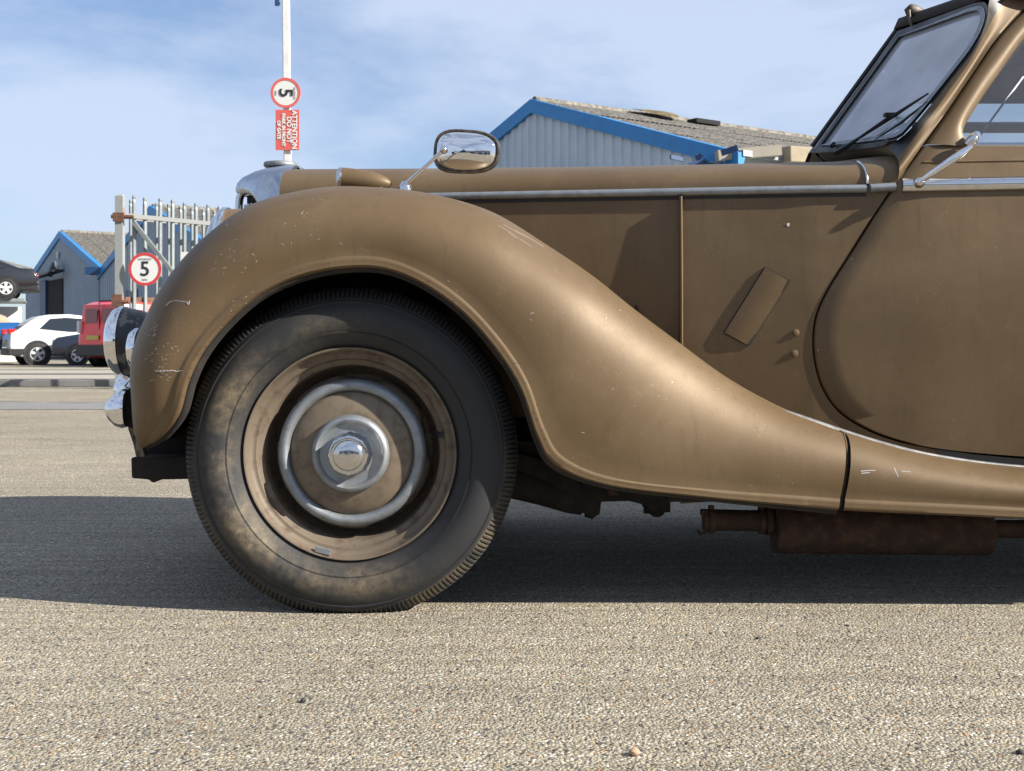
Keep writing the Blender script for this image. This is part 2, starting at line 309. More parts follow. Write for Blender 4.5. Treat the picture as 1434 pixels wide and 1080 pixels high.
# ================================================================== SETTING
g = MB()
g.add([(-500,-300,0),(500,-300,0),(500,900,0),(-500,900,0)], [(0,1,2,3)])
g.build('ground', M['ground'], kind='structure')
def sheet(name, y0, y1, x0, x1, m, z=.004, skew=0):
    s = MB(); n = 24
    rows = [[(x0+(x1-x0)*i/n, y+skew*i/n+random.uniform(-.02, .02), z) for i in range(n+1)] for y in (y0, y1)]
    s.grid(rows); return s.build(name, m, kind='structure')
sheet('concrete_strip', 11.3, 12.75, -12, 8, M['strip'], .004, -.5)
sheet('concrete_slab', 17.4, 31.5, -24, -2.5, M['slab'], .004)
sheet('shadow_seam', 18.1, 21.0, -24, -2.5, M['seam_shade'], .008, .5)
sheet('shadow_seam', 24.6, 25.6, -11.2, -2.5, M['seam_shade'], .008)
sheet('shadow_seam', 29.3, 29.9, -13.5, -2.5, M['seam_shade'], .008)
k = MB(); k.box((-12, 17.45, .05), (20, .13, .1)); k.build('kerb', M['strip'], kind='structure', bevel=.01)

# loose chips of stone over the near ground, one scattered mass
nC = 42000
yy = 1.45 + 6.5*rng.random(nC)**1.7
xx = (rng.random(nC)*2-1)*(yy*.46+.25)
sz = .0012+.0026*rng.random(nC)**2.4
big = rng.random(nC) < .006; sz[big] *= 1.9
oct_ = np.array([(1,0,0),(0,1,0),(-1,0,0),(0,-1,0),(0,0,1)], float)
tri = np.array([(0,1,4),(1,2,4),(2,3,4),(3,0,4)])
an = rng.random(nC)*2*PI; V = np.repeat(oct_[None], nC, 0)*(1+.55*(rng.random((nC,5,1))-.5))
V[:,:4,2] = -.35; V[:,4,2] = .25+.75*rng.random(nC); V[:,4,:2] += .7*(rng.random((nC,2))-.5)
V[:,:,1] *= (.5+.5*rng.random(nC))[:,None]
ca, sa = np.cos(an)[:,None], np.sin(an)[:,None]
X = (V[:,:,0]*ca-V[:,:,1]*sa)*sz[:,None]+xx[:,None]; Y = (V[:,:,0]*sa+V[:,:,1]*ca)*sz[:,None]+yy[:,None]; Z = V[:,:,2]*sz[:,None]*.7
co = np.stack([X,Y,Z], 2).reshape(-1,3)
fc = (tri[None]+np.arange(nC)[:,None,None]*5).reshape(-1,3)
me = bpy.data.meshes.new('stone_chips'); me.vertices.add(len(co)); me.vertices.foreach_set('co', co.ravel())
me.loops.add(len(fc)*3); me.loops.foreach_set('vertex_index', fc.ravel()); me.polygons.add(len(fc)); me.polygons.foreach_set('loop_start', np.arange(len(fc))*3)
me.update(); pal = np.array([(.36,.31,.24),(.45,.41,.33),(.28,.25,.20),(.55,.52,.45),(.33,.20,.12),(.16,.15,.14),(.50,.38,.23),(.24,.23,.22)])
pc = pal[rng.choice(8, nC, p=[.24,.24,.17,.1,.05,.05,.08,.07])]*.74*(.7+.6*rng.random((nC,1)))
at = me.color_attributes.new('tone', 'FLOAT_COLOR', 'POINT'); at.data.foreach_set('color', np.concatenate([np.repeat(pc,5,0), np.ones((nC*5,1))],1).ravel().astype(np.float32))
cm = mat('stone chip', (.3,.3,.3), .85); a_ = cm.node_tree.nodes.new('ShaderNodeAttribute'); a_.attribute_name = 'tone'
cm.node_tree.links.new(a_.outputs['Color'], cm.node_tree.nodes['Principled BSDF'].inputs['Base Color'])
me.materials.append(cm); so = bpy.data.objects.new('stone_chips', me); C.objects.link(so); so['kind'] = 'stuff'; so['label'] = 'loose chips of beige and grey stone over the near tarmac'

def pebble(px, py, r, col, label, squash=.8):
    D = CAMZ*F/(py-HY); p = W(px, py, D); s = MB(); rows = []
    for i in range(7):
        t = PI*i/6; rows.append([(math.cos(2*PI*k/9)*math.sin(t)*r*(1+.22*random.uniform(-1,1)), math.sin(2*PI*k/9)*math.sin(t)*r*(1+.2*random.uniform(-1,1)), r*squash*(1-math.cos(t))*.95-.001) for k in range(9)])
    s.grid(rows, True); o = s.build('pebble', mat('pebble stone', col, .8), None, 50); o.location = (p.x, p.y, 0); o['label'] = label; o['category'] = 'stone'
pebble(424, 984, .0052, (.035,.037,.045), 'tiny round black pebble on the sunlit tarmac in front of the wheel')
pebble(889, 1058, .0085, (.52,.32,.22), 'small pinkish stone on the tarmac at the bottom of the picture', .7)
pebble(1061, 895, .0045, (.05,.045,.04), 'small dark stone right below the shadow edge of the car', .7)
pebble(1187, 877, .004, (.06,.05,.045), 'tiny dark brown stone at far right below the shadow', .6)
pebble(1429, 1056, .006, (.05,.045,.04), 'dark pebble at the lower right corner of the tarmac', .7)

# ================================================================== BACKGROUND BUILDINGS
u = Vector((.563, -.826, 0)).normalized(); rdir = Vector((.826, .563, 0)).normalized(); UP = Vector((0,0,1)); nrm = -rdir
def shed(name, label, apexpx, apexpy, Y, half, drop, length, clad, group, left_roof=True):
    A = W(apexpx, apexpy, Y); base = Vector((A.x, A.y, 0)); h = A.z; e = h-drop
    t = thing(name, label, 'building', base, 0, group)
    sl = drop/half; cs = math.atan2(drop, half)
    P = lambda a, z, d=0: u*a + rdir*d + UP*z                    # local coords: a across gable, d along the shed
    core = MB(); core.prism([(-half, 0), (half, 0), (half, e), (0, h), (-half, e)], lambda a, z, d: P(a*.996, z-.03 if z else 0, d), .12, length)
    core.build('wall', clad, t)
    npan = round(2*half/1.08); wd = 2*half/npan                # ribbed cladding sheets, one object each
    for i in range(npan):
        a0 = -half+i*wd; a1 = a0+wd-.006; s = MB(); ribs = 3; xs = []
        for r_ in range(ribs):
            b = a0+(r_+.0)*(a1-a0)/ribs; q = (a1-a0)/ribs
            xs += [(b, 0), (b+q*.12, -.045), (b+q*.42, -.045), (b+q*.54, 0)]
        xs.append((a1, 0)); top = lambda a: h-abs(a)*sl-.02
        s.grid([[P(a, 0, d) for a, d in xs], [P(a, top(a), d) for a, d in xs]])
        s.build('cladding_panel', clad, t)
    for sgn in (-1, 1):                                         # blue verge fascia and soffit strip
        s = MB(); a, b = P(0, h+.03, -.12), P(sgn*(half+.25), e+.03-.25*sl, -.12); dz = Vector((0,0,.36 if half < 8 else .40))
        nn = -rdir*.06
        s.add([a, b, b-dz, a-dz, a-nn*4, b-nn*4, b-dz-nn*2, a-dz-nn*2], [(0,1,2,3),(4,5,1,0),(3,2,6,7),(5,6,2,1),(7,6,5,4),(0,3,7,4)])
        s.build('fascia', M['blue'], t)
        # roof sheets
        cols = int(length/1.1); rows = 3; sh = None; ln = math.hypot(half+.15, drop+.15*sl)/rows
        for c_ in range(cols if (sgn > 0 or left_roof) else 0):
            for r_ in range(rows):
                if sh is None:
                    s = MB(); xs = [i*1.14/42 for i in range(43)]
                    s.grid([[Vector((x, y, .028*math.sin(x/.163*2*PI)+(.012 if y else 0))) for x in xs] for y in (0, ln+.12)])
                    sh = s.build('roof_sheet', M['roofsheet'], t, 60); o = sh
                else:
                    o = sh.copy(); C.objects.link(o)
                o.parent = t
                yd = (u*sgn*math.cos(cs)-UP*math.sin(cs)); zd = (UP*math.cos(cs)+u*sgn*math.sin(cs))
                mt = Matrix((rdir.to_4d(), yd.to_4d(), zd.to_4d(), Vector((0,0,0,1)))).transposed()
                for q in range(3): mt[3][q] = 0
                p0 = P(0, h-.01+random.uniform(-.012, .012), .0+c_*1.1)+yd*(r_*ln)
                mt.translation = p0 + zd*(.010*(rows-1-r_)+random.uniform(-.003, .004)); o.matrix_basis = mt
    s = MB(); s.tube([P(0, h+.0, .0), P(0, h+.0, length)], .12, 8); s.build('ridge_cap', M['roofsheet'], t)
    for sgn in (-1, 1):
        s = MB(); s.bar(P(sgn*(half+.2), e-.06, 0), P(sgn*(half+.2), e-.06, length), .16, .13); s.build('gutter', M['blue'] if sgn < 0 else M['galv'], t)
    return t, P, h, e, A
warehouses = 'gabled warehouses with blue fascias and fibre cement roofs'
big_, PB, hB, eB, AB = shed('warehouse', 'nearest gabled warehouse, blue fascia and blue-grey cladding rising behind the bonnet and windscreen', 748, 141, 31.7, 7.3, 2.3, 44, M['clad'], warehouses)
b1, P1, h1, e1, A1 = shed('warehouse', 'far grey warehouse at the left with an open dark doorway in its gable', 85.5, 324.5, 68, 8.4, 2.55, 24, M['clad2'], warehouses)
b2, P2, h2, e2, A2 = shed('warehouse', 'grey warehouse bay behind the palisade gate, right of the far doorway gable', 213, 289, 54.1, 8.1, 2.45, 24, M['clad2'], warehouses)
# moss cap, roof hole, broken gutter end on the near warehouse
s = MB(); rows = []
for i in range(9):
    a = i/8; rows.append([PB(.1+(k/6-.1)*.9*math.sin(PI*a)+.1, hB+.05-.3*(k/6)*math.sin(PI*a)*.9+.1*math.sin(PI*a)*math.sin(PI*k/6)+.05, 3.1+1.7*a)+rdir*random.uniform(-.05,.05) for k in range(7)])
s.grid(rows); s.build('moss_patch', M['moss'], big_, 50)
s = MB(); s.box(PB(.75, hB-.14, 5.3), (.9, .4, .12), Matrix.Rotation(math.atan2(rdir.y, rdir.x), 3, 'Z')); s.build('roof_hole', M['dark'], big_)
s = MB()
s.bar(PB(7.1, eB-.1, -.3), PB(7.75, eB+.04, .9), .3, .22); s.build('broken_gutter', M['slab'], big_)
s = MB(); s.bar(PB(7.6, eB+.0, 1.2), PB(7.7, eB+.05, 2.7), .4, .34); s.build('gutter_box', mat('cream board', (.36,.30,.21), .8, noise=(3,(.3,.25,.18),.4,.6)), big_, bevel=.02)
s = MB(); s.bar(PB(7.75, eB+.0, 2.9), PB(7.75, eB+.06, 12), .3, .4); s.build('gutter_board', mat('pale flaking board', (.42,.40,.35), .8, noise=(1.2,(.26,.23,.18),.45,.55)), big_)
s = MB()
for i in range(9):
    p = PB(6.2+random.random()*1.4, eB-.05-random.random()*.25, -.35-random.random()*.2); s.bar(p, p+Vector((random.uniform(-.5,.6), random.uniform(-.2,.2), random.uniform(-.14,.14))), .05, .03+.1*random.random())
s.build('torn_fascia', M['darkblue'], big_, kind='stuff')
# far warehouse doorway, lamp, downpipe
def onplane(px, A):                          # gable-plane coordinate below a picture column
    k = (px-HX)/F; return (k*A.y-A.x)/(u.x-k*u.y)
a0, a1 = onplane(69, A1), onplane(90, A1); s = MB(); s.prism([(a0,0),(a1,0),(a1,4.35),(a0,4.35)], lambda a,z,d: P1(a,z,d), -.1, .06); s.build('doorway', M['dark'], b1)
ad = onplane(61, A1); s = MB(); s.prism([(ad,0),(a0,0),(a0,4.4),(ad,4.4)], lambda a,z,d: P1(a,z,d), -.22, -.02); s.build('door', M['darkblue'], b1)
s = MB(); s.bar(P1(ad-.4, 4.55, -.6), P1(a1+1.4, 4.7, -.6), .5, .12); s.tube([P1(a1-.2, 5.1, -.5), P1(a1+.6, 4.5, -.9)], .16, 8); s.build('door_canopy', M['black'], b1)
s = MB(); s.lathe([(0,.05),(.1,.28),(.2,.3),(.25,.05)], P1(a1+.1, 5.0, -.3), -rdir, 14); s.build('wall_lamp', M['white_sign'], b1, 40)
s = MB(); s.box(P1(onplane(84, A1), 5.7, -.12), (.12,.2,.36)); s.build('vent_box', M['white_sign'], b1)
s = MB(); s.tube([P1(8.4, 0, -.15), P1(8.4, e1-.3, -.15)], .09, 8); s.box(P1(8.4, e1-.1, -.3), (1.0,.9,.35)); s.build('downpipe', M['darkblue'], b1)
s = MB(); s.prism([(-4.9,.9),(-1.9,.9),(-1.9,3.2),(-4.9,3.2)], lambda a,z,d: P2(a,z,d), -.1, .05); s.build('roller_door', M['darkblue'], b2)
# sheds seen only as reflections in the chrome, behind the viewpoint
s = thing('white_shed', 'long low white shed behind the camera, seen only in the chrome of the mirror', 'building', (2, -34, 0))
q = MB(); q.box((0,0,2.3), (46,10,4.6)); q.build('wall', mat('white shed wall', (.62,.62,.6), .7), s)
q = MB()
for i in range(5): q.box((-18+i*9, 5.03, 1.7), (4.4, .08, 3.4))
q.build('roller_doors', M['darkblue'], s); q = MB(); q.box((0,0,4.75), (47,11,.3)); q.build('roof', M['roofsheet'], s)

# ================================================================== PALISADE GATE AND SIGNS
G0 = W(187.5, 485, 16.7); G1 = W(322.5, 485, 18.2); G0.z = G1.z = 0; gd = (G1-G0)/8.0
gate = thing('palisade_gate', 'open galvanised palisade gate with diagonal brace, left of the old car', 'gate', (G0.x-.2, G0.y, 0))
gl = Vector(gate.location)
def pale(p, hgt, w_=.055, m=M['galv'], par=gate, first=None):
    s = MB(); n = gd.cross(UP).normalized(); d = gd.normalized(); xs = [(-w_/2, .012), (-w_/2, 0), (-w_*.16, -.02), (w_*.16, -.02), (w_/2, 0), (w_/2, .012)]
    xd = Vector((.94,-.3,0)).normalized(); yd = Vector((.3,.94,0))
    rows = []
    for z, k in ((.08, 1), (hgt-.1, 1), (hgt-.06, .75), (hgt-.03, 1.05), (hgt, .12)): rows.append([xd*a*k+yd*b+UP*z for a, b in xs])
    s.grid(rows); return s.build('pale', m, par, solid=.004)
pm = pale(None, 2.66); pm.location = G0-gl
for i in range(1, 14):
    o = pm.copy(); C.objects.link(o); o.parent = gate; o.location = G0+gd*(i if i > 1 else .86)-gl; o.location.z = random.uniform(-.01,.01); o.rotation_euler = (0, random.uniform(-.003,.003), random.uniform(-.1,.1))
s = MB()
s.bar(G0-gd*.9+UP*2.36-gl-Vector((0,.05,0)), G0+gd*13+UP*2.40-gl-Vector((0,.05,0)), .05, .06); s.build('top_rail', M['rail'], gate)
s = MB(); s.bar(G0-gd*.9+UP*.25-gl-Vector((0,.05,0)), G0+gd*13+UP*.25-gl-Vector((0,.05,0)), .05, .06); s.build('bottom_rail', M['rail'], gate)
s = MB(); s.bar(W(187, 311, 16.6)-gl, W(252, 394, 17.05)-gl, .05, .075, Vector((0,1,0))); s.build('brace', M['galv'], gate)
s = MB(); s.bar(G0-gd*.9+UP*1.22-gl+Vector((0,.1,0)), G0+gd*13+UP*1.26-gl+Vector((0,.1,0)), .05, .07); s.build('middle_rail', M['rustbar'], gate)
fen = thing('palisade_fence', 'second row of galvanised pales standing just behind the gate', 'fence', (G0.x+.1, G0.y+.5, 0))
fl = Vector(fen.location)
pf = pm.copy(); C.objects.link(pf); pf.parent = fen; off = W(183, 485, 17.2)-W(187.5,485,16.7); pf.location = G0+off-fl; pf.location.z = 0
for i in range(2, 15):
    o = pf.copy(); C.objects.link(o); o.parent = fen; o.location = G0+off+gd*(i+.08)*.995-fl; o.location.z = random.uniform(-.015,.01)
s = MB(); s.bar(G0+off+UP*2.40-fl+Vector((0,.08,0)), G0+off+gd*14+UP*2.44-fl+Vector((0,.08,0)), .05, .06); s.build('fence_rail', M['rail'], fen)
gp = thing('gate_post', 'tall square gate post with rust streaks, left end of the palisade gate', 'post', W(168, 485, 16.5)-UP*CAMZ)
gpl = Vector(gp.location)
s = MB(); s.box((0,0,1.31), (.105,.105,2.62)); s.add([(-.0525,-.0525,2.62),(.0525,-.0525,2.62),(.0525,.0525,2.62),(-.0525,.0525,2.62),(0.02,0,2.66)], [(0,1,4),(1,2,4),(2,3,4),(3,0,4)])
s.build('shaft', M['galv_rust'], gp)
s = MB(); s.box((-.0,-.06,2.33), (.15,.03,.12)); s.tube([(-.1,-.05,2.34),(.2,-.05,2.33)], .028, 8); s.build('hinge', M['rustbar'], gp)
s = MB(); s.tube([(.0,-.05,1.18),(.14,-.05,1.18)], .03, 8); s.box((-.02,-.06,1.2), (.14,.03,.16)); s.build('hinge', M['rustbar'], gp)

def text_mesh(txt, size, bold=0, name='lettering'):
    c = bpy.data.curves.new('t', 'FONT'); c.body = txt; c.size = size; c.align_x = 'CENTER'; c.align_y = 'CENTER'; c.offset = bold; c.extrude = .0012; c.resolution_u = 6
    o = bpy.data.objects.new('t', c); C.objects.link(o); bpy.context.view_layer.update()
    me = bpy.data.meshes.new_from_object(o); bpy.data.objects.remove(o); me.name = name; return me
def lettering(txt, size, par, loc, m, ang=0, bold=0):
    me = text_mesh(txt, size, bold); me.materials.clear(); me.materials.append(m); o = bpy.data.objects.new('lettering', me); C.objects.link(o)
    o.parent = par; o.matrix_basis = Matrix.Translation(loc) @ Matrix.Rotation(R(90), 4, 'X') @ Matrix.Rotation(ang, 4, 'Z'); return o
def speed_sign(loc, r, label, ang, group, red):
    t = thing('speed_sign', label, 'sign', loc, 0, group)
    q = MB(); q.lathe([(0,0),(0,r),(.004,r),(.004,0)], (0,0,0), (0,1,0), 48); q.build('plate', M['white_sign'], t)
    q = MB(); q.lathe([(-.002, r*.82),(-.003,r*.82),(-.003,r*.995),(-.001,r*.995)], (0,0,0), (0,1,0), 48); q.build('red_ring', red, t)
    rot = Matrix.Rotation(ang, 3, 'Y')   # turned sign: letters turn with it
    v = lambda a, b: Vector((a*math.cos(ang)-b*math.sin(ang), -.004, a*math.sin(ang)+b*math.cos(ang)))
    lettering('5', r*1.25, t, v(0, -.02*r), M['text'], ang, .002)
    lettering('MAXIMUM', r*.17, t, v(0, .60*r), M['faint'], ang, 0)
    lettering('MPH', r*.17, t, v(0, -.64*r), M['faint'], ang, 0)
    return t
speed_sign(W(203, 377, 16.4), .225, 'round red-ringed 5 MPH sign hanging upright on the palisade gate', 0, 'maximum 5 mph speed limit signs', M['red_sign'])
# small notice on the fence
nb = thing('fence_notice', 'white notice with a yellow lower band on the palisade, beside the wing', 'sign', W(268, 366, 17.0))
q = MB(); q.box((0,0,0), (.28,.006,.26)); q.build('plate', M['white_sign'], nb); q = MB(); q.box((0,-.005,-.1), (.27,.003,.05)); q.build('band', mat('yellow print', (.7,.55,.05), .5), nb)

# raised barrier arm
bx = W(402, 485, 11.6); arm = thing('barrier_arm', 'white barrier arm raised upright behind the radiator', 'barrier', (bx.x, bx.y, 0))
q = MB(); q.bar((.02,0,.9), (-.035,0,6.2), .07, .05, Vector((0,1,0))); q.build('pole', M['white_pole'], arm, bevel=.01)
q = MB(); q.box((.02,.12,.5), (.3,.26,1.0)); q.box((.02,.12,1.02), (.34,.3,.05)); q.build('pivot_cabinet', M['galv'], arm, bevel=.015)
q = MB(); q.tube([(-.10,.0,4.5),(-.11,0,4.0),(-.098,0,3.87),(-.07,0,3.85)], .012, 6); q.box((-.095,0,3.86), (.04,.03,.05)); q.build('hanging_cable', M['darkblue'], arm)
speed_sign((bx.x-.005, bx.y-.045, W(0,130,11.55).z), .145, 'faded 5 MPH sign turned on its side on the raised barrier arm', -PI/2, 'maximum 5 mph speed limit signs', M['pink_sign'])
wn = thing('warning_sign', 'faded red ATTENTION DO NOT PARK sign turned sideways below the speed sign', 'sign', (bx.x+.012, bx.y-.045, W(0,182,11.55).z))
q = MB(); q.box((0,0,0), (.226,.004,.385)); q.build('plate', M['pink_sign'], wn, bevel=.003)
for tx, sz_, ox in (('ATTENTION', .066, .066), ('DO NOT', .062, .015), ('PARK IN FRONT', .043, -.038), ('OF GATE', .043, -.082)):
    lettering(tx, sz_, wn, Vector((ox, -.005, 0)), M['white_sign'], -PI/2, .0022)

# ================================================================== PARKED CARS
def wheel_small(par, x, y, r, rim_m, spokes=5, side=-1):
    t = MB(); t.lathe([(-.1, r*.62), (-.11, r*.8), (-.09, r*.97), (0, r), (.09, r*.97), (.11, r*.8), (.1, r*.62)], (0,0,0), (0,1,0), 28); o = t.build('wheel', M['rubber'], par, 50); o.location = (x, y, r)
    t = MB(); sy = .09*side
    t.lathe([(sy*.5, r*.66), (sy*1.1, r*.64), (sy*1.1, r*.56), (sy*.3, r*.55)], (0,0,0), (0,1,0), 28)
    t.lathe([(sy*1.0, .001), (sy*1.1, r*.12), (sy*.8, r*.16)], (0,0,0), (0,1,0), 12)
    for k in range(spokes):
        a = 2*PI*k/spokes+.3; c, s_ = math.cos(a), math.sin(a); w1, w2 = r*.09, r*.15
        t.add([(c*r*.08-s_*w1, sy*1.05, s_*r*.08+c*w1), (c*r*.08+s_*w1, sy*1.05, s_*r*.08-c*w1), (c*r*.6+s_*w2, sy*1.0, s_*r*.6-c*w2), (c*r*.6-s_*w2, sy*1.0, s_*r*.6+c*w2)], [(0,1,2,3)])
    t.build('rim', rim_m, o); t = MB(); t.lathe([(sy*.2,.001),(sy*.2,r*.6)], (0,0,0), (0,1,0), 20); t.build('brake_disc', M['dark'], o)
def offset_poly(poly, d):
    n = len(poly); cx = sum(p[0] for p in poly)/n; o = []
    for i in range(n):
        a, b, c = Vector(poly[i-1]), Vector(poly[i]), Vector(poly[(i+1) % n]); e1, e2 = (b-a).normalized(), (c-b).normalized()
        nn = Vector((-(e1.y+e2.y), e1.x+e2.x)); nn = nn.normalized() if nn.length > .05 else Vector((0,0)); o.append(b+nn*d)
    return o
def parked_car(name, label, cat, loc, heading, prof, width, belt, paint, wheels, wr, windows, rim, tumble=.16, spokes=5, lights=(), dark_lower=None, rear_glass=None, extra=None):
    """profile counter-clockwise, rear at x=0, front at +x; near (right-hand) side is -y"""
    t = thing(name, label, cat, loc, heading)
    yf = lambda s_, z: s_*width/2*(1-tumble*max(0, z-belt))
    b = MB(); dense = []
    n = len(prof)
    rows = []
    for s_, d in ((-1, .05), (-.985, .025), (-.95, .008), (-.8, 0), (0, -.0), (.8, 0), (.95, .008), (.985, .025), (1, .05)):
        pl = offset_poly(prof, d); rows.append([(p[0], yf(s_, p[1]), p[1]) for p in pl])
    b.grid(rows, True); b.add(rows[0], [tuple(range(n))]); b.add(rows[-1], [tuple(range(n))])
    b.build('body', paint, t, 40)
    for sd in (-1, 1):
        for wp in windows:
            q = MB(); q.add([(x, yf(sd, z)+sd*.006, z) for x, z in wp], [tuple(range(len(wp)))]); q.build('side_window', M['glass_dark'], t)
        for x in wheels:
            q = MB(); q.lathe([(-.0, .001), (0, wr*1.22)], (x, sd*(width/2+.004), wr*1.02), (0,sd,0), 28); q.build('wheel_arch', M['black'], t)
            wheel_small(t, x, sd*(width/2-.085), wr, rim, spokes, sd)
    if dark_lower:
        q = MB()
        for a, b_, z0, z1 in dark_lower: q.box(((a+b_)/2, 0, (z0+z1)/2), (b_-a, width+.012, z1-z0))
        q.build('bumper_trim', M['black'], t, bevel=.03)
    for nm, m_, x, y, z, dx, dy, dz in lights:
        for sd in ((-1, 1) if y else (0,)):
            q = MB(); q.box((x, sd*y, z), (dx,dy,dz)); q.build(nm, m_, t, bevel=.02)
    if rear_glass:
        (x0, z0), (x1, z1) = rear_glass; nx = Vector((-(z1-z0), 0, (x1-x0))).normalized()*.012
        q = MB(); q.add([Vector((x0,-yf(.84,z0),z0))+nx, Vector((x0,yf(.84,z0),z0))+nx, Vector((x1,yf(.8,z1),z1))+nx, Vector((x1,-yf(.8,z1),z1))+nx], [(0,1,2,3)]); q.build('rear_window', M['glass_dark'], t)
    if extra: extra(t, yf)
    return t
rl = mat('red lamp lens', (.45,.02,.015), .2); wl = mat('clear lamp lens', (.7,.7,.72), .15); plate_m = mat('number plate blank', (.6,.5,.1), .5)
pw = mat('white car paint', (.78,.79,.80), .25, coat=.6); pb = mat('black car paint', (.012,.013,.016), .2, coat=.8); pbl = mat('metallic blue car paint', (.01,.12,.38), .25, .3, coat=.8)
pr = mat('red van paint', (.95,.035,.025), .3, coat=.5); pn = mat('navy car paint', (.02,.03,.06), .25, coat=.7)
alloy = mat('silver alloy', (.72,.74,.77), .35, .3); 
suv = [(.0,.42),(.35,.25),(3.9,.25),(4.12,.4),(4.13,.72),(4.0,.92),(3.3,1.08),(2.95,1.14),(2.35,1.5),(1.75,1.57),(1.15,1.55),(.85,1.5),(.62,1.38),(.2,1.06),(.02,.98),(-.02,.6)]
hx = W(9, 485, 38); 
suv_o = parked_car('parked_car', 'white crossover parked between the blue convertible and the red van', 'car', (-15.55, 37.3, 0), R(30), suv, 1.77, 1.0, pw, (.78, 3.35), .34,
    [[(.85,1.12),(1.75,1.03),(2.72,1.05),(2.25,1.42),(1.6,1.46),(1.15,1.42)]], alloy, .2, 5,
    (('tail_light', rl, .06, .72, 1.02, .2, .22, .17), ('number_plate', plate_m, -.03, 0, .72, .03, .5, .12)), ((-.06,.6,.3,.52),(3.8,4.18,.28,.5),(.6,3.8,.22,.36)), ((.25,1.1),(.82,1.47)))
van = [(.0,.4),(.3,.25),(4.1,.25),(4.35,.42),(4.36,.75),(4.2,.98),(3.55,1.15),(2.9,1.72),(2.4,1.82),(.4,1.83),(.12,1.74),(.03,1.1),(-.02,.7)]
vx = W(117, 485, 35.5)
def van_extra(t, yf):
    q = MB(); q.box((.035,0,1.15), (.03,.02,1.3)); q.build('door_seam', M['black'], t)
    for sd in (-1, 1):
        q = MB(); q.box((.055, sd*.37, 1.42), (.03,.52,.42)); o = q.build('rear_window', mat('reflective rear glass', (.25,.08,.09), .12), t, bevel=.02)
    q = MB(); q.box((-.04,.2,.82), (.02,.5,.12)); q.build('number_plate', plate_m, t)
    q = MB(); q.tube([(.5,-.6,1.86),(.5,.6,1.86)], .025); q.tube([(2.0,-.6,1.9),(2.0,.6,1.9)], .025); q.build('roof_bar', M['black'], t)
parked_car('parked_van', 'red panel van seen from behind, beside the gate post', 'van', (-11.45, 33.6, 0), R(56), van, 1.8, 1.0, pr, (.75, 3.45), .33,
    [[(2.55,1.1),(3.35,1.1),(2.85,1.6),(2.5,1.66)]], alloy, .1, 5, (('tail_light', wl, .0, .83, 1.12, .12, .1, .34),), ((-.08,.4,.3,.62),(.4,4.2,.25,.48)), None, van_extra)
nx_ = W(84, 485, 36.3)
hat = [(.0,.4),(.3,.22),(3.7,.22),(3.95,.4),(3.95,.7),(3.8,.85),(3.0,.98),(2.35,1.4),(1.7,1.46),(.6,1.42),(.15,1.0),(-.02,.65)]
parked_car('parked_car', 'small dark navy hatchback nose, mostly hidden between white crossover and red van', 'car', (nx_.x+3.6, 37.3, 0), R(178), hat, 1.68, .92, pn, (.7, 3.15), .3,
    [[(.5,.95),(2.7,.95),(2.25,1.32),(.75,1.34)]], alloy, .2, 5, (('headlight', wl, 3.86, .6, .72, .2, .3, .15),), ((-.05,3.98,.2,.3),))
coupe = [(.0,.45),(.3,.22),(4.0,.2),(4.45,.35),(4.5,.6),(4.35,.78),(3.2,.95),(2.5,1.28),(1.9,1.36),(1.3,1.3),(.55,1.02),(.1,.98),(-.02,.72)]
bc = W(57, 485, 41)
def blue_extra(t, yf):
    q = MB(); rows = []
    for x, z in ((.75,.98),(.9,1.2),(1.3,1.36),(1.9,1.42),(2.4,1.36),(2.85,.98)):
        rows.append([(x, .72*math.cos(a)*(1-.1*max(0,z-1)), .95+(z-.95)*max(0, math.sin(a))**.5) for a in [PI*k/12 for k in range(13)]])
    q.grid(rows); q.build('soft_top', mat('tan soft top', (.42,.32,.22), .9), t, 50)
    q = MB()
    for sd in (-1,1): q.add([(1.2,sd*.735,1.0),(2.55,sd*.735,1.0),(2.25,sd*.715,1.25),(1.35,sd*.715,1.25)], [(0,1,2,3)])
    q.build('side_window', M['glass_dark'], t)
conv = [(.0,.45),(.3,.22),(3.9,.2),(4.2,.35),(4.22,.6),(4.1,.78),(3.0,.93),(1.8,.98),(.55,1.0),(.1,.96),(-.02,.7)]
bl = W(58, 485, 40.5)
parked_car('parked_car', 'metallic blue convertible with a tan soft top under the raised black car', 'car', (bl.x, 40.0, .35), R(202), conv, 1.75, 1.0, pbl, (.75, 3.3), .32, [], alloy, .1, 5, (('tail_light', rl, .02, .68, .8, .1, .3, .16),), ((-.04,4.25,.2,.32),), None, blue_extra)
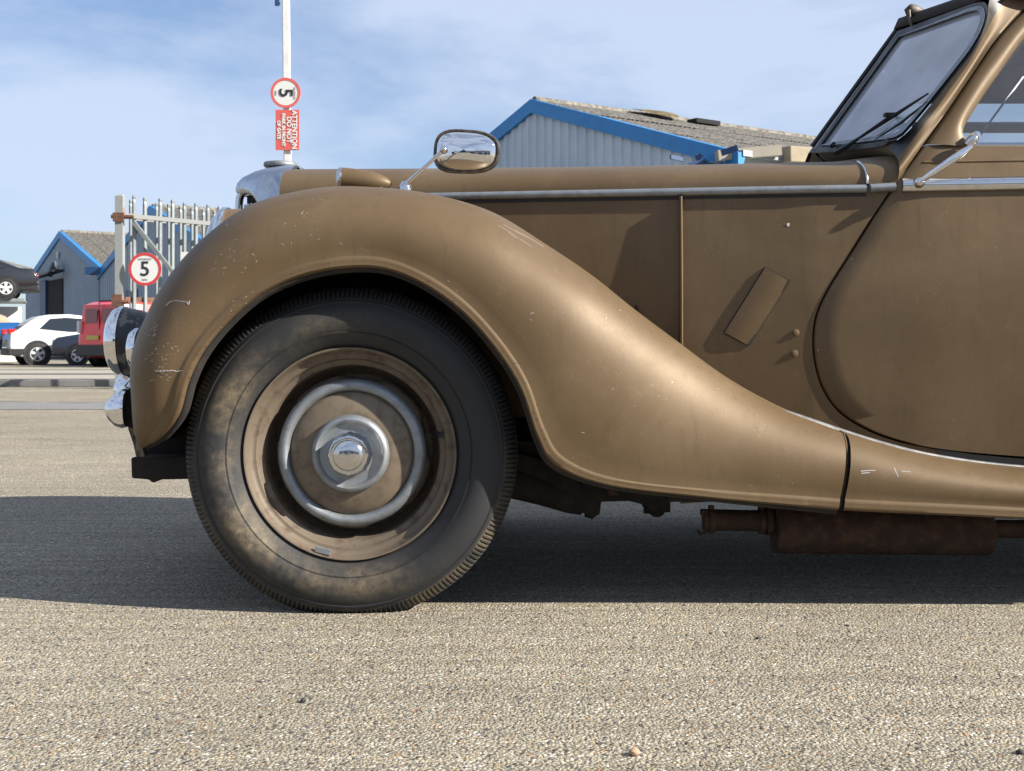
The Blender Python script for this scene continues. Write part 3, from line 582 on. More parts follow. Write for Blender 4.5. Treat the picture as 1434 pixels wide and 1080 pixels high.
# two-post car hoist with deck
ho = thing('car_lift', 'pale raised deck of a car lift carrying the black coupe', 'lift', (bl.x-2.9, 40.3, 0), R(20))
q = MB(); q.box((0,0,2.1), (4.6,2.0,.12)); q.build('deck', M['galv'], ho, bevel=.02)
for sx in (-2.1, 1.1):
    for sy in ((-1.1, 1.1) if sx < 0 else (1.35,)):
        q = MB(); q.box((sx,sy,1.3), (.16,.16,2.6)); q.build('post', M['galv'], ho, bevel=.01)
q = MB(); q.box((-.6,-1.03,2.17), (2.3,.08,.1)); q.build('edge_strip', mat('orange edge strip', (.55,.14,.04), .6), ho)
q = MB(); q.box((0,1.3,1.0), (4.2,.1,1.9)); q.build('back_panel', M['white_pole'], ho)
parked_car('parked_car', 'black coupe with white five-spoke wheels standing on the lift deck', 'car', (bc.x-.1, 41.0, 2.16), R(200), coupe, 1.76, .95, pb, (.95, 3.5), .33,
    [[(.95,1.0),(2.95,.98),(2.45,1.2),(1.9,1.28),(1.35,1.22)]], mat('white alloy', (.85,.86,.87), .35), .25, 5,
    (('tail_light', rl, .05, .66, .78, .1, .34, .13), ('chrome_trim', M['chrome_clean'], -.02, .3, .55, .05, .5, .05)), ((-.05,.35,.25,.42),), ((.15,1.0),(1.2,1.28)))

# ================================================================== THE OLD CAR
YC = 3.38
car = thing('vintage_car', 'vintage bronze-brown drophead saloon with long flowing front wing and faded paint, filling the foreground', 'car', (0,0,0))
def bodyY(x, z):
    y0 = interp(x, [-.75,-.62,-.2,.3,.7,.95,1.3,2,2.8,3.4], [3.13,3.12,3.04,2.925,2.832,2.785,2.745,2.715,2.78,2.95])
    return y0 + .14*(z-.64)**2 + (.24*(z-.96) if z > .96 else 0)
def Wb(px, py, off=0):
    D = 2.8
    for _ in range(8):
        p = W(px, py, D); D = bodyY(p.x, p.z)
    p = W(px, py, D); p.y -= off; return p
def mirror(s):                                # mirrored copy of an MB about the centre plane
    q = MB(); q.v = [(x, 2*YC-y, z) for x, y, z in s.v]; q.f = [tuple(reversed(f)) for f in s.f]; q.m = list(s.m); return q

# ---- front wing
ST = [((202,627),(199,623)),((226,612),(195,592)),((250,580),(193,550)),((263,535),(193,505)),((283,494),(205,462)),((319,450),(238,397)),((364,413),(290,337)),
      ((422,387),(360,288)),((486,375),(450,266)),((542,378),(530,265)),((597,401),(610,275)),((650,440),(690,299)),((698,495),(762,342)),
      ((730,548),(828,387)),((752,612),(888,436)),((778,652),(950,483)),((850,680),(1018,532)),((985,697),(1092,572)),((1174,715),(1174,604))]
yl = [2.66,2.62,2.585,2.565,2.56,2.56,2.56,2.56,2.56,2.56,2.56,2.56,2.56,2.56,2.565,2.57,2.58,2.595,2.61]
yt = [2.72,2.74,2.75,2.75,2.75,2.75,2.755,2.76,2.76,2.76,2.76,2.76,2.76,2.76,2.755,2.75,2.74,2.725,2.70]
NS = 190
Lp = cr([W(a[0], a[1], y) for (a, b), y in zip(ST, yl)], NS); Tp = cr([W(b[0], b[1], y) for (a, b), y in zip(ST, yt)], NS)
def wing_rows(Lp, Tp, inner=.30, n0=2.15, n1=2.7):
    rows = []
    for i, (l_, t_) in enumerate(zip(Lp, Tp)):
        v = Vector((t_.x-l_.x, 0, t_.z-l_.z)); d = max(v.length, 1e-4); vd = v/d; f = i/(len(Lp)-1); n = n0+(n1-n0)*min(1, f*1.3)
        dy = t_.y-l_.y; row = []
        P = lambda dist, y: Vector((l_.x, 0, l_.z))+vd*dist+Vector((0, y, 0))
        sc = min(1, d/.10); bb = .0026
        for dist, y in ((.012, l_.y+.09), (.004, l_.y+.045), (0, l_.y+.02), (-.001, l_.y+.006), (.002, l_.y), (.005, l_.y-.003), (.010, l_.y-bb), (.015, l_.y-bb), (.020, l_.y-.003), (.0235, l_.y-.0005), (.027, l_.y)):
            row.append(P(dist*sc, y))
        s0 = .027*sc/d
        for k in range(1, 27):
            th = PI/2*k/26; fr = math.sin(th)**(2/n); fy = 1-max(0.0, math.cos(th))**(2/n)
            row.append(P((s0+(1-s0)*fr)*d, l_.y + dy*fy - .010*math.sin(PI*min(1, fr))*sc))
        for dd, yy_, in ((1.018,.035),(1.03,.075),(1.025,.12),(1.0,.17),(.95,.22),(.86,.27),(.72,.31)):
            row.append(P(d*dd if d > .05 else d, t_.y+yy_*inner/.31))
        rows.append(row)
    return rows
wr_ = wing_rows(Lp, Tp)
ws = MB(); ws.grid(wr_); wing = ws.build('front_wing', M['paint'], car, 50)
wbvh = BVHTree.FromPolygons(ws.v, ws.f)
mirror(ws).build('front_wing', M['paint'], car, 50)
def liner(rows_):
    s = MB(); o = []
    for r_ in rows_:
        v = (r_[24]-r_[2]); v.y = 0; v = v.normalized() if v.length > 1e-4 else Vector((0,0,0)); o.append([p-v*.010+Vector((0,.010,0)) for p in r_[1:44]])
    s.grid(o); return s
lw = liner(wr_); lw.build('wing_liner', M['under'], car, 50); mirror(lw).build('wing_liner', M['under'], car, 50)
# wing end flange at the running board joint
XW = -.352; XR = 2.50
def flipx(s):                                 # rear wings: front wing turned end for end
    q = MB(); q.v = [(XR-(x-XW), y, z) for x, y, z in s.v]; q.f = [tuple(reversed(f)) for f in s.f]; q.m = list(s.m); return q
fw = flipx(ws); fw.build('rear_wing', M['paint'], car, 50); mirror(fw).build('rear_wing', M['paint'], car, 50)

# ---- running board / sill
SL = [(1181,715),(1240,718),(1330,722),(1434,727),(1560,732),(1660,736)]; SP = [(1181,606),(1232,622),(1290,637),(1360,649),(1434,657),(1560,666),(1660,672)]
Ls = even(cr([W(a, b, 2.612) for a, b in SL], 60), 50); Ts = even(cr([W(a, b, 2.70) for a, b in SP], 60), 50)
ss = MB(); ss.grid(wing_rows(Ls, Ts, .16, 2.7, 2.7)); ss.build('running_board', M['paint'], car, 50); mirror(ss).build('running_board', M['paint'], car, 50)
# seam: dark recess and folded edge
s = MB(); a = [r for r in wing_rows([W(1178,715,2.622)]*2, [W(1178,605,2.705)]*2, .2, 2.7, 2.7)[0]]
s.grid([[p+Vector((-.004,.004,0)) for p in a[4:]], [p+Vector((.004,.004,0)) for p in a[4:]]]); s.build('joint_gasket', M['rubber'], car)
s = MB(); s.tube([p+Vector((-.0035,-.0005,0)) for p in a[6:36]], .0022, 6); s.build('joint_bead', M['paint'], car, 50)
# bright strip along the running board top
q = [W(x, y, 2.735-.0) for x, y in ((1093,575),(1110,580),(1140,590),(1181,604),(1232,620),(1290,635),(1360,647),(1434,655),(1560,664))]
q = cr(q, 60); s = MB(); s.grid([[p+Vector((0,.012,.001)) for p in q],[p+Vector((0,.004,.005)) for p in q],[p+Vector((0,-.006,.004)) for p in q],[p+Vector((0,-.010,-.002)) for p in q],[p+Vector((0,-.008,-.008)) for p in q]])
M['strip_metal'] = mat('tarnished edge strip', (.30,.31,.32), .5, .5, noise=(30,(.16,.15,.14),.42,.7))
s.build('edge_strip', M['strip_metal'], car, 50); mirror(s).build('edge_strip', M['strip_metal'], car, 50)

# ---- body side panels (scuttle, bonnet side, door)
cutpx = [(1294,203),(1262,247),(1226,300),(1190,357),(1160,405),(1144,440),(1139,475),(1142,510),(1153,545),(1176,577),(1215,602),(1262,619),(1320,631),(1434,641),(1600,648)]
cut = even(cr([Wb(*p) for p in cutpx], 400), 160)
def ruled(A, B, n, off=0, edgeA=0, edgeB=0):
    rows = []
    for a, b in zip(A, B):
        row = []
        for k in range(n+1):
            t = k/n; x = a.x+(b.x-a.x)*t; z = a.z+(b.z-a.z)*t; row.append(Vector((x, bodyY(x, z)-off, z)))
        if edgeA: row = [row[0]+Vector((0,.03,0)), row[0]+Vector((0,.004,0))]+[row[0].lerp(row[1], .08)]+row[1:]
        if edgeB: row = row[:-1]+[row[-1].lerp(row[-2], .04), row[-1]+Vector((0,.004,0)), row[-1]+Vector((0,.03,0))]
        rows.append(row)
    return rows
def shift_curve(cv, d):
    o = []
    for i, p in enumerate(cv):
        t = (cv[min(i+1, len(cv)-1)]-cv[max(i-1, 0)]); n = Vector((-t.z, 0, t.x)).normalized(); o.append(p+n*d)
    return o
cutD = shift_curve(cut, .0022); cutB = shift_curve(cut, -.0022)
zs = [c_.z for c_ in cut]; ztop, zbot = cut[0].z, cut[-1].z
right = [Vector((2.15, 0, ztop+(min(zs)-.0-ztop)*(i/159)**1.6)) for i in range(160)]
ds = MB(); ds.grid(ruled(cutD, right, 26, .004, edgeA=1)); door = ds.build('door', M['paint'], car, 45)
fd = mirror(ds).build('door', M['paint'], car, 45)
XS = W(953, 380, bodyY(.4,.7)).x            # bonnet side / scuttle division
left2 = [Vector((XS+.003, 0, .955-(.955-.20)*i/159)) for i in range(160)]
cb = [p.copy() for p in cutB]
for p in cb:
    if p.z > .958: k_ = (p.z-.958); p.z = .958; p.x = p.x-.0
cb = [p for p in cutB if p.z <= .955]; cb = even(cb, 160)
left2 = [Vector((XS+.003, 0, .953-(.953-.20)*i/159)) for i in range(160)]
sc_ = MB(); sc_.grid(ruled(left2, cb, 30, 0, edgeB=1)); scuttle_side = sc_.build('scuttle_side', M['paint'], car, 45); mirror(sc_).build('scuttle_side', M['paint'], car, 45)
bs = MB(); rows = []
for i in range(30):
    z = .953-.55*i/29; rows.append([Vector((x, bodyY(x, z)+.012*(.953-z)/.45, z)) for x in np.linspace(-.60, XS-.003, 40)])
bs.grid(rows); bs.build('bonnet_side', M['paint'], car, 45); mirror(bs).build('bonnet_side', M['paint'], car, 45)
# vertical bead between bonnet side and scuttle
s = MB(); pts = [Vector((XS, bodyY(XS, z)-.002, z)) for z in np.linspace(.938, .45, 16)]
s.grid([[p+Vector((-.004,.05,0)) for p in pts],[p+Vector((-.003,-.016,0)) for p in pts],[p+Vector((.0005,-.018,0)) for p in pts],[p+Vector((.0035,-.015,0)) for p in pts],[p+Vector((.004,.002,0)) for p in pts]]); s.build('panel_bead', M['paint'], car, 40)
# dark body liner behind the cuts
s = MB(); rows = []
for z in np.linspace(1.0, .22, 12): rows.append([Vector((x, bodyY(x, z)+.045, z)) for x in np.linspace(-.55, 2.2, 40)])
s.grid(rows); s.build('inner_body', M['dark'], car); mirror(s).build('inner_body', M['dark'], car)

# ---- bonnet and scuttle top
def bon_h(x): return interp(x, [-.62,0,.3,.8,.9,1.0,1.1], [.106,.100,.097,.0965,.110,.135,.16])
def bon_row(x, xc=None, n=2.5, z0=.957):
    yt_ = bodyY(x, .955)+.002; row = []
    for k in range(49):
        th = PI*k/48; c, s_ = math.cos(th), math.sin(th); half = YC-yt_
        row.append(Vector((x+((xc-x)*abs(s_)**1.5 if xc is not None else 0), YC-half*math.copysign(abs(c)**(2/n), c), z0+bon_h(x)*abs(s_)**(2/n))))
    return row
XBE = Wb(1213, 262).x
s = MB(); s.grid([bon_row(x) for x in np.linspace(-.60, XBE, 44)]); s.build('bonnet', M['paint'], car, 50)
s = MB(); s.tube([Vector((x, YC, .957+bon_h(x)+.002)) for x in np.linspace(-.6, XBE-.03, 20)], .005, 8); s.build('bonnet_hinge', M['chrome'], car, 50)
s = MB(); rws = [bon_row(x) for x in np.linspace(XBE+.004, XBE+.10, 8)]; s.grid(rws)
last = rws[-1]
s.build('scuttle_top', M['paint'], car, 50)
r0 = bon_row(XBE+.002); s = MB(); s.tube([p+Vector((0,-.003,.001)) for p in r0[:10]], .003, 8); s.build('bonnet_end_bead', M['chrome'], car, 50)
# ---- mouldings
def moulding(x0, x1, za, zb, hh, depth, name, m, n=50):
    s = MB(); rows = []
    prof = [(-hh, .004), (-hh*.95, -depth*.55), (-hh*.45, -depth*.95), (0, -depth), (hh*.45, -depth*.95), (hh*.95, -depth*.55), (hh, .004)]
    for i in range(n):
        t = i/(n-1); x = x0+(x1-x0)*t; z = za+(zb-za)*t; y = bodyY(x, z); rows.append([Vector((x, y+b, z+a)) for a, b in prof])
    s.grid(rows); s.add(rows[0], [tuple(range(7))]); s.add(rows[-1], [tuple(range(7))]); s.build(name, m, car, 50); mirror(s).build(name, m, car, 50)
moulding(-.60, XBE-.002, .960, .946, .0095, .013, 'bonnet_moulding', M['alu'])
moulding(XBE+.006, Wb(1252,262).x, .946, .948, .010, .018, 'scuttle_moulding', M['alu'], 8)
moulding(Wb(1262,258).x, 2.12, .9505, .953, .0165, .016, 'door_moulding', M['chrome'])
s = MB(); s.tube([Vector((x, bodyY(x, 1.005)-.003, 1.006)) for x in np.linspace(Wb(1292,222).x, 2.1, 20)], .0035, 6); s.build('door_swage', M['paint'], car, 50)
# cast shadow under the moulding, put in as a dark strip
s = MB(); rows = []
for dz, dy in ((-.0105, -.003), (-.018, -.003)): rows.append([Vector((x, bodyY(x, .945)+dy+.001, .960-.014*(x+.6)/(XBE+.6)+dz)) for x in np.linspace(-.6, XBE, 30)])
s.grid(rows); s.build('moulding_shadow', M['rubber'], car)

s = MB(); s.add([Wb(x, y, .003) for x, y in ((1306,627),(1360,636),(1434,643),(1560,651),(1560,668),(1434,659),(1350,648),(1318,638))], [tuple(range(8))]); s.build('sill_gap', M['dark'], car)
# ---- air vent flap, bolts
c4 = [Wb(1071,375), Wb(1105,394), Wb(1048,484), Wb(1014,466)]
s = MB(); rows = []
for i in range(13):
    t = i/12; a = c4[0].lerp(c4[3], t); b = c4[1].lerp(c4[2], t); row = []
    for k in range(9):
        f = k/8; p = a.lerp(b, f); p.y = bodyY(p.x, p.z)-.002-.004*(1-f)*1.0-.003*math.sin(PI*f)-.001*math.sin(PI*t); row.append(p)
    rows.append([a+Vector((0,.004,0))]+row+[b+Vector((0,.004,0))])
rows = [[p+Vector((0,.016,0)) for p in rows[0]]]+rows+[[p+Vector((0,.016,0)) for p in rows[-1]]]
s.grid(rows); s.build('vent_flap', M['paint'], car, 35)
s = MB()
for i in range(4):
    a, b = c4[i], c4[(i+1) % 4]; s.bar(a+Vector((0,-.001,0)), b+Vector((0,-.001,0)), .004, .004, Vector((0,1,0)))
s.build('vent_frame', M['rubber'], car)
def bolt(px, py, r=.0072):
    p = Wb(px, py); s = MB(); s.lathe([(-.002, r*1.25), (.0015, r*1.2), (.002, r*.9), (.0035, r*.8), (.004, r*.5), (.004, 0)], p, (0,-1,0), 8); s.build('bolt', M['paint'], car, 30)
bolt(1115, 466); bolt(1113, 495); bolt(1193, 364, .0045); bolt(1146, 491, .0045)

# ---- wheels
def make_wheel():
    y0 = 2.612
    hub = bpy.data.objects.new('wheel', None); C.objects.link(hub); hub.parent = car
    cx, cz = XW, .346
    SEG = 1060
    prof = [(.222,2.668),(.226,2.652),(.231,2.643),(.240,2.634),(.252,2.626),(.262,2.6195),(.2635,2.6182),(.2645,2.6192),(.2655,2.6182),(.2665,2.6192),(.274,2.615),(.286,2.6125),(.298,2.6125),(.310,2.615),(.3195,2.619),(.327,2.6235),(.3285,2.6225),(.3315,2.6235),(.333,2.626),
            (.3375,2.6285),(.3385,2.6292),(.3485,2.637),(.3555,2.645),(.3590,2.650),(.3615,2.656),(.3630,2.664),(.3635,2.668),(.357,2.669),(.357,2.673),(.3640,2.674),(.3648,2.690),(.358,2.691),(.358,2.695),(.365,2.696),(.365,2.714),(.358,2.715),(.358,2.719),(.3648,2.720),(.364,2.74),(.360,2.76),(.345,2.778),(.32,2.79),(.27,2.795),(.23,2.775),(.222,2.76)]
    v = []; dust_sheens = []
    for j, (r, y) in enumerate(prof):
        for k in range(SEG):
            a = 2*PI*k/SEG; rr, yy_ = r, y
            if 21 <= j <= 24 and (k % 5) in (0, 1): rr -= .0030; yy_ += .0035
            if 9 <= j <= 15: yy_ += 0
            x, z = rr*math.cos(a), rr*math.sin(a)
            if z < -.3435: yy_ += (-.012 if yy_ < 2.7 else .012)*min(1, (-.3435-z)/.012)*.5; z = -.3435-(-.3435-z)*.1
            v.append((x+cx, yy_, z+cz))
            d = 0
            if .236 < r < .325: d = abs(math.sin(PI*(r-.236)/(.325-.236)))**.7*(.42+.58*math.cos(a-R(205)))
            if 19 <= j <= 24: d = .10+.25*max(0, math.cos(a-R(215)))+.5*max(0, math.cos(a-R(-45)))**6  # sunlit shoulder teeth painted paler through the same mask
            dust_sheens.append(d)
    f = []
    n = len(prof)
    for j in range(n-1):
        for k in range(SEG):
            q = (k+1) % SEG; f.append((j*SEG+k, j*SEG+q, (j+1)*SEG+q, (j+1)*SEG+k))
    me = bpy.data.meshes.new('tyre'); me.from_pydata(v, [], f); me.materials.append(M['tyre'])
    at = me.attributes.new('dust_sheen', 'FLOAT', 'POINT'); at.data.foreach_set('value', dust_sheens)
    me.polygons.foreach_set('use_smooth', [True]*len(f)); me.set_sharp_from_angle(angle=R(38))
    o = bpy.data.objects.new('tyre', me); C.objects.link(o); o.parent = hub
    lt = lambda name, prof, m, seg=96, par=hub, sm=35: (lambda s: s.build(name, m, par, sm))(MB().lathe([(y, r) for r, y in prof], (cx, 0, cz), (0,1,0), seg))
    rim = lt('rim', [(.224,2.665),(.2275,2.652),(.2315,2.643),(.2325,2.637),(.2305,2.633),(.2275,2.634),(.2245,2.641),(.221,2.650),(.2175,2.655),(.213,2.657),(.2085,2.6575),(.2065,2.662),(.2045,2.668),(.199,2.671),(.194,2.674),(.1915,2.682),(.190,2.700),(.187,2.722),(.180,2.74),(.172,2.748),(.10,2.755),(.001,2.756)], M['wheel'])
    # pressed wheel disc with wavy edge
    s = MB(); rows = []
    for rr, y in ((.150,2.672),(.158,2.680),(.166,2.690),(.172,2.704),(.1735,2.722),(.170,2.742)):
        row = []
        for k in range(180):
            a = 2*PI*k/180; wv = max(0.0, math.sin(a*5+.6))**.6*.011 if rr > .155 else 0
            r2 = rr-wv*(rr-.150)/.02; row.append((cx+r2*math.cos(a), y+wv*.6, cz+r2*math.sin(a)))
        rows.append(row)
    s.grid(rows, True); s.build('disc', M['wheel'], hub, 50)
    lt('hubcap', [(.160,2.690),(.1615,2.682),(.160,2.675),(.156,2.670),(.136,2.668),(.132,2.664),(.126,2.6600),(.110,2.654),(.095,2.6505),(.084,2.649),(.080,2.650),(.001,2.652)], M['cap'])
    lt('outer_trim_ring', [(.1625,2.682),(.1625,2.672),(.1610,2.664),(.1575,2.658),(.1525,2.6545),(.148,2.6535),(.1435,2.6545),(.1395,2.6575),(.1365,2.6625),(.136,2.668)], M['alu'])
    lt('inner_trim_ring', [(.085,2.652),(.0848,2.642),(.0825,2.636),(.0785,2.632),(.0745,2.631),(.071,2.633),(.0685,2.637),(.066,2.6405),(.060,2.6425),(.054,2.643),(.048,2.641),(.040,2.640),(.001,2.64)], M['alu'])
    s = MB(); nut = []
    for r_, y in ((.0475,2.642),(.0470,2.636),(.0445,2.632),(.0435,2.612),(.0415,2.6065)):
        nut.append([(cx+r_*(1+(.0 if k % 6 else .045))*math.cos(2*PI*k/48), y, cz+r_*(1+(.0 if k % 6 else .045))*math.sin(2*PI*k/48)) for k in range(48)])
    for r_, y in ((.037,2.605),(.033,2.6055),(.031,2.603),(.026,2.600),(.018,2.5975),(.008,2.5965),(.0005,2.5962)):
        nut.append([(cx+r_*math.cos(2*PI*k/48), y, cz+r_*math.sin(2*PI*k/48)) for k in range(48)])
    s.grid(nut, True); s.build('hub_nut', M['chrome'], hub, 32)
    s = MB(); s.tube([(cx+.185,2.69,cz+.041),(cx+.192,2.672,cz+.040),(cx+.1965,2.655,cz+.040)], [.006,.0065,.0055], 10); s.build('valve', M['rubber'], hub, 40)
    s = MB(); s.bar((cx-.075,2.637,cz-.206),(cx-.042,2.637,cz-.2145), .013, .006, Vector((0,1,0))); s.build('balance_weight', M['alu'], hub, bevel=.001)
    return hub
wh = make_wheel()
def wheel_at(dx, flip):
    c_ = copy_tree(wh, car)
    if flip: c_.matrix_basis = Matrix.Translation((dx+2*XW, 2*YC, 0)) @ Matrix.Rotation(PI, 4, 'Z')
    else: c_.location = (dx, 0, 0)
wheel_at(0, True); wheel_at(XR-XW, False); wheel_at(XR-XW, True)

# ---- radiator shell (V fronted)
def rad_path(off, n=40, zb=.50):
    hw, zt = .262-off, 1.074-off; pts = []
    for k in range(n+1):
        t = PI*k/n; c, s_ = math.cos(t), math.sin(t); y = YC-hw*math.copysign(abs(c)**(2/2.6), c); z = .80+(zt-.80)*abs(s_)**(2/2.6); pts.append((y, z))
    return [(YC-hw, zb), (YC-hw, .65)]+pts+[(YC+hw, .65), (YC+hw, zb)]
def rad_ring(x, off, v):
    return [Vector((x+v*abs(y-YC), y, z)) for y, z in rad_path(off)]
s = MB(); s.grid([rad_ring(x, o, v) for x, o, v in ((-.588,0,0),(-.6,-.003,0.02),(-.64,-.001,.15),(-.69,.004,.33),(-.725,.012,.45),(-.75,.024,.54),(-.765,.040,.59),(-.770,.055,.6),(-.768,.066,.6),(-.758,.074,.6),(-.745,.078,.6))])
s.build('radiator_shell', mat('dirty blue-grey radiator chrome', (.42,.45,.50), .25, 1, noise=(26,(.32,.33,.35),.45,.72,.42)), car, 50)
s = MB(); s.grid([rad_ring(-.738, .077, .6), [Vector((-.738+.6*abs(y-YC), YC+(y-YC)*.02, .5+(z-.5)*.8)) for y, z in rad_path(.077)]]); s.build('grille_core', M['dark'], car)
for i in range(-7, 8):
    y = YC+i*.0225; q = MB(); zt = .80+(.974-.80)*max(0, 1-(abs(y-YC)/.176)**2.6)**(1/2.6); q.bar((-.742+.6*abs(y-YC), y, .52), (-.742+.6*abs(y-YC), y, zt), .006, .014, Vector((0,1,0))); q.build('grille_bar', M['chrome'], car)
q = MB(); q.tube(cr([(-.752,YC,1.005),(-.758,YC,.99),(-.760,YC,.95),(-.758,YC,.8),(-.75,YC,.52)], 14), .011, 10); q.build('centre_bar', M['chrome'], car, 50)
s = MB(); cpt = Vector((W(393,0,YC).x, YC-.0, 1.070)); s.lathe([(-.004,.030),(.006,.030),(.008,.044),(.012,.047),(.018,.047),(.021,.044),(.022,.0)], cpt, (0,0,1), 36); s.build('radiator_cap', M['alu'], car, 35)
s = MB(); s.grid([[p*1.0 for p in rad_ring(-.586, -.002, 0)], rad_ring(-.578, .002, 0)]); s.build('shell_gasket', M['rubber'], car, 50)

# ---- lamps
def lamp(org, prof_body, prof_rim, prof_lens, mb, par=car, name='headlamp', axis=(-1,0,0)):
    e = MB(); e.lathe(prof_body, org, axis, 48); o = e.build(name, mb, par, 50)
    if prof_rim: e = MB(); e.lathe(prof_rim, org, axis, 48); e.build('rim', M['chrome_clean'], o, 50)
    e = MB(); e.lathe(prof_lens, org, axis, 48); e.build('lens', M['skin_lens'], o, 50)
    return o
for yy_ in (3.03, 2*YC-3.03):
    lamp((-.705, yy_, .822), [(-.26,.001),(-.255,.02),(-.22,.05),(-.15,.082),(-.08,.098),(-.02,.1),(.0,.1)], [(0,.1),(.0,.104),(.012,.105),(.018,.101),(.022,.094)], [(.020,.096),(.032,.085),(.045,.062),(.055,.03),(.058,.001)], M['paint'])
    s = MB(); s.tube([(-.72, yy_, .73), (-.70, yy_, .60)], [.02,.028], 12); s.build('lamp_pillar', M['paint'], car, 40)
def zpx(py, D): return CAMZ-(py-HY)*D/F
spx = W(177, 478, 2.95)
lamp(spx, [(-.11,.002),(-.10,.03),(-.075,.058),(-.04,.075),(-.0,.082)], [(-.001,.082),(.0,.085),(.012,.085),(.026,.0775),(.034,.066),(.036,.06)], [(.034,.062),(.040,.04),(.042,.001)], M['lamp_shell'], name='spot_lamp')
fpx = W(197, 489, 2.80)
lamp(fpx, [(-.07,.002),(-.05,.028),(-.02,.042),(.0,.046)], [(0,.046),(.001,.049),(.010,.049),(.020,.043),(.024,.034)], [(.022,.036),(.027,.02),(.028,.001)], M['lamp_shell'], name='fog_lamp')
# side lamp on the wing
slp = W(480, 248.5, 2.80)
s = MB(); rows = []
for t in np.linspace(0, 1, 22):
    x = slp.x-.004+t*.118; r = .0262*(1-t**3.4)**.6 if t < 1 else .0003; zc = slp.z-.003-t*.012; row = []
    for k in range(28):
        a = 2*PI*k/28; row.append(Vector((x, slp.y+r*.95*math.cos(a), zc+r*math.sin(a))))
    rows.append(row)
s.grid(rows, True); sl = s.build('side_lamp', M['paint'], car, 50)
s = MB(); s.box((slp.x+.055, slp.y, slp.z-.026), (.08,.028,.02)); s.build('lamp_foot', M['paint'], sl, bevel=.006)
s = MB(); s.lathe([(-.003,.0245),(-.002,.0268),(.003,.027),(.006,.025)], (slp.x-.003, slp.y, slp.z-.004), (-1,0,0), 32); s.build('rim', M['chrome'], sl, 50)
s = MB(); s.lathe([(.004,.0245),(.010,.018),(.013,.001)], (slp.x-.003, slp.y, slp.z-.004), (-1,0,0), 32); s.build('lens', M['skin_lens'], sl, 50)

# ---- wing mirror
mc = W(651, 211, 2.80); tilt = Matrix.Rotation(R(-12), 3, 'Z') @ Matrix.Rotation(R(0), 3, 'X') @ Matrix.Rotation(R(4), 3, 'Y')
def mir_ring(sx, sz, y, n=64):
    o = []
    for k in range(n):
        a = 2*PI*k/n; c, s_ = math.cos(a), math.sin(a); e = 2/2.9
        o.append(mc+tilt @ Vector((sx*math.copysign(abs(c)**e, c), y, sz*math.copysign(abs(s_)**e, s_)*(1-.10*(c)))))
    return o
s = MB(); rows = [mir_ring(.073*math.sin(t), .0455*math.sin(t), .016-.030*math.cos(t)) for t in np.linspace(PI/2*.999, .01, 14)]
s.grid(rows, True); mh = s.build('wing_mirror', M['chrome_clean'], car, 60)
s = MB(); s.grid([mir_ring(.073,.0455,.012), mir_ring(.0775,.0495,.010), mir_ring(.0795,.0515,.016), mir_ring(.0785,.0505,.024), mir_ring(.074,.046,.027)], True); s.build('rim', mat('tarnished rim', (.22,.2,.17), .4, .8, noise=(60,(.10,.08,.06),.4,.6)), mh, 50)
s = MB(); s.grid([mir_ring(.075,.047,.026), mir_ring(.0005,.0005,.026)], True); s.build('mirror_glass', M['chrome_clean'], mh, 50)
ball = W(621, 210, 2.76); foot = W(567, 260, 2.78)
s = MB(); s.lathe([(-.009,.001),(-.0075,.006),(-.003,.009),(.002,.0095),(.007,.007),(.012,.005),(.02,.004)], ball, (ball-foot).cross(Vector((0,1,0))).cross(Vector((0,1,0))).normalized()*0+Vector((.3,1,0)), 20); s.build('mirror_ball', M['chrome'], car, 50)
s = MB(); s.tube([foot+Vector((0,0,.002)), foot.lerp(ball, .5), ball], [.0055,.0045,.0048], 12); s.build('mirror_stem', M['chrome'], car, 50)
s = MB(); s.lathe([(-.012,.016),(-.004,.016),(.0,.0155),(.003,.012),(.008,.009),(.012,.006)], foot+Vector((0,0,-.002)), (-.1,0,1), 24); s.build('mirror_foot', M['chrome'], car, 40)

# ---- bumper, irons, front chassis
yb0 = 2.74; bpoly = [(147,574),(152,560),(161,549),(173,545),(180,548)]; bl2 = [(178,597),(172,600),(160,597),(151,587),(147,574)]
out_ = [W(x, y, yb0) for x, y in [(178,598),(171,600),(161,597),(152,588),(147,579),(147,570),(152,560),(161,550),(172,545),(178,546)]]
s = MB(); rows = []
for t in np.linspace(0, 1, 30):
    y = yb0+(2*YC-2*yb0)*t; bow = -.05*math.sin(PI*t); rows.append([Vector((p.x+bow, y, p.z)) for p in out_])
cc = W(178,572,yb0)
cap_ = [[Vector((cc.x+(p.x-cc.x)*k, yb0-dy, cc.z+(p.z-cc.z)*k)) for p in out_] for k, dy in ((.02,.034),(.45,.032),(.75,.026),(.92,.014))]
rows = cap_+rows+[[Vector((p.x, 2*YC-p.y, p.z)) for p in r_] for r_ in reversed(cap_)]
s.grid(rows, True); s.build('bumper', M['chrome_clean'], car, 70)
s = MB(); inn = [W(x, y, yb0+.004) for x, y in [(173,547),(196,540),(198,600),(179,598)]]; s.add(inn+[p+Vector((0,.25,0)) for p in inn], [(0,1,2,3),(7,6,5,4),(0,4,5,1),(1,5,6,2),(2,6,7,3),(3,7,4,0)]); s.build('bumper_backing', M['dark'], car)
s = MB(); s.tube(cr([W(182,562,2.98),W(176,545,2.98),W(184,532,2.98),W(200,522,2.98)], 10), [.03,.031,.031,.03,.029,.028,.026,.024,.022,.02], 14); s.build('overrider', M['chrome_clean'], car, 50)
s = MB(); s.prism([(178,598),(199,600),(199,625),(203,640),(190,640),(186,622)], lambda a,b,t: W(a,b,2.78)+Vector((0,t,0)), 0, .03); s.build('bumper_iron', M['dirty_iron'], car, bevel=.003)
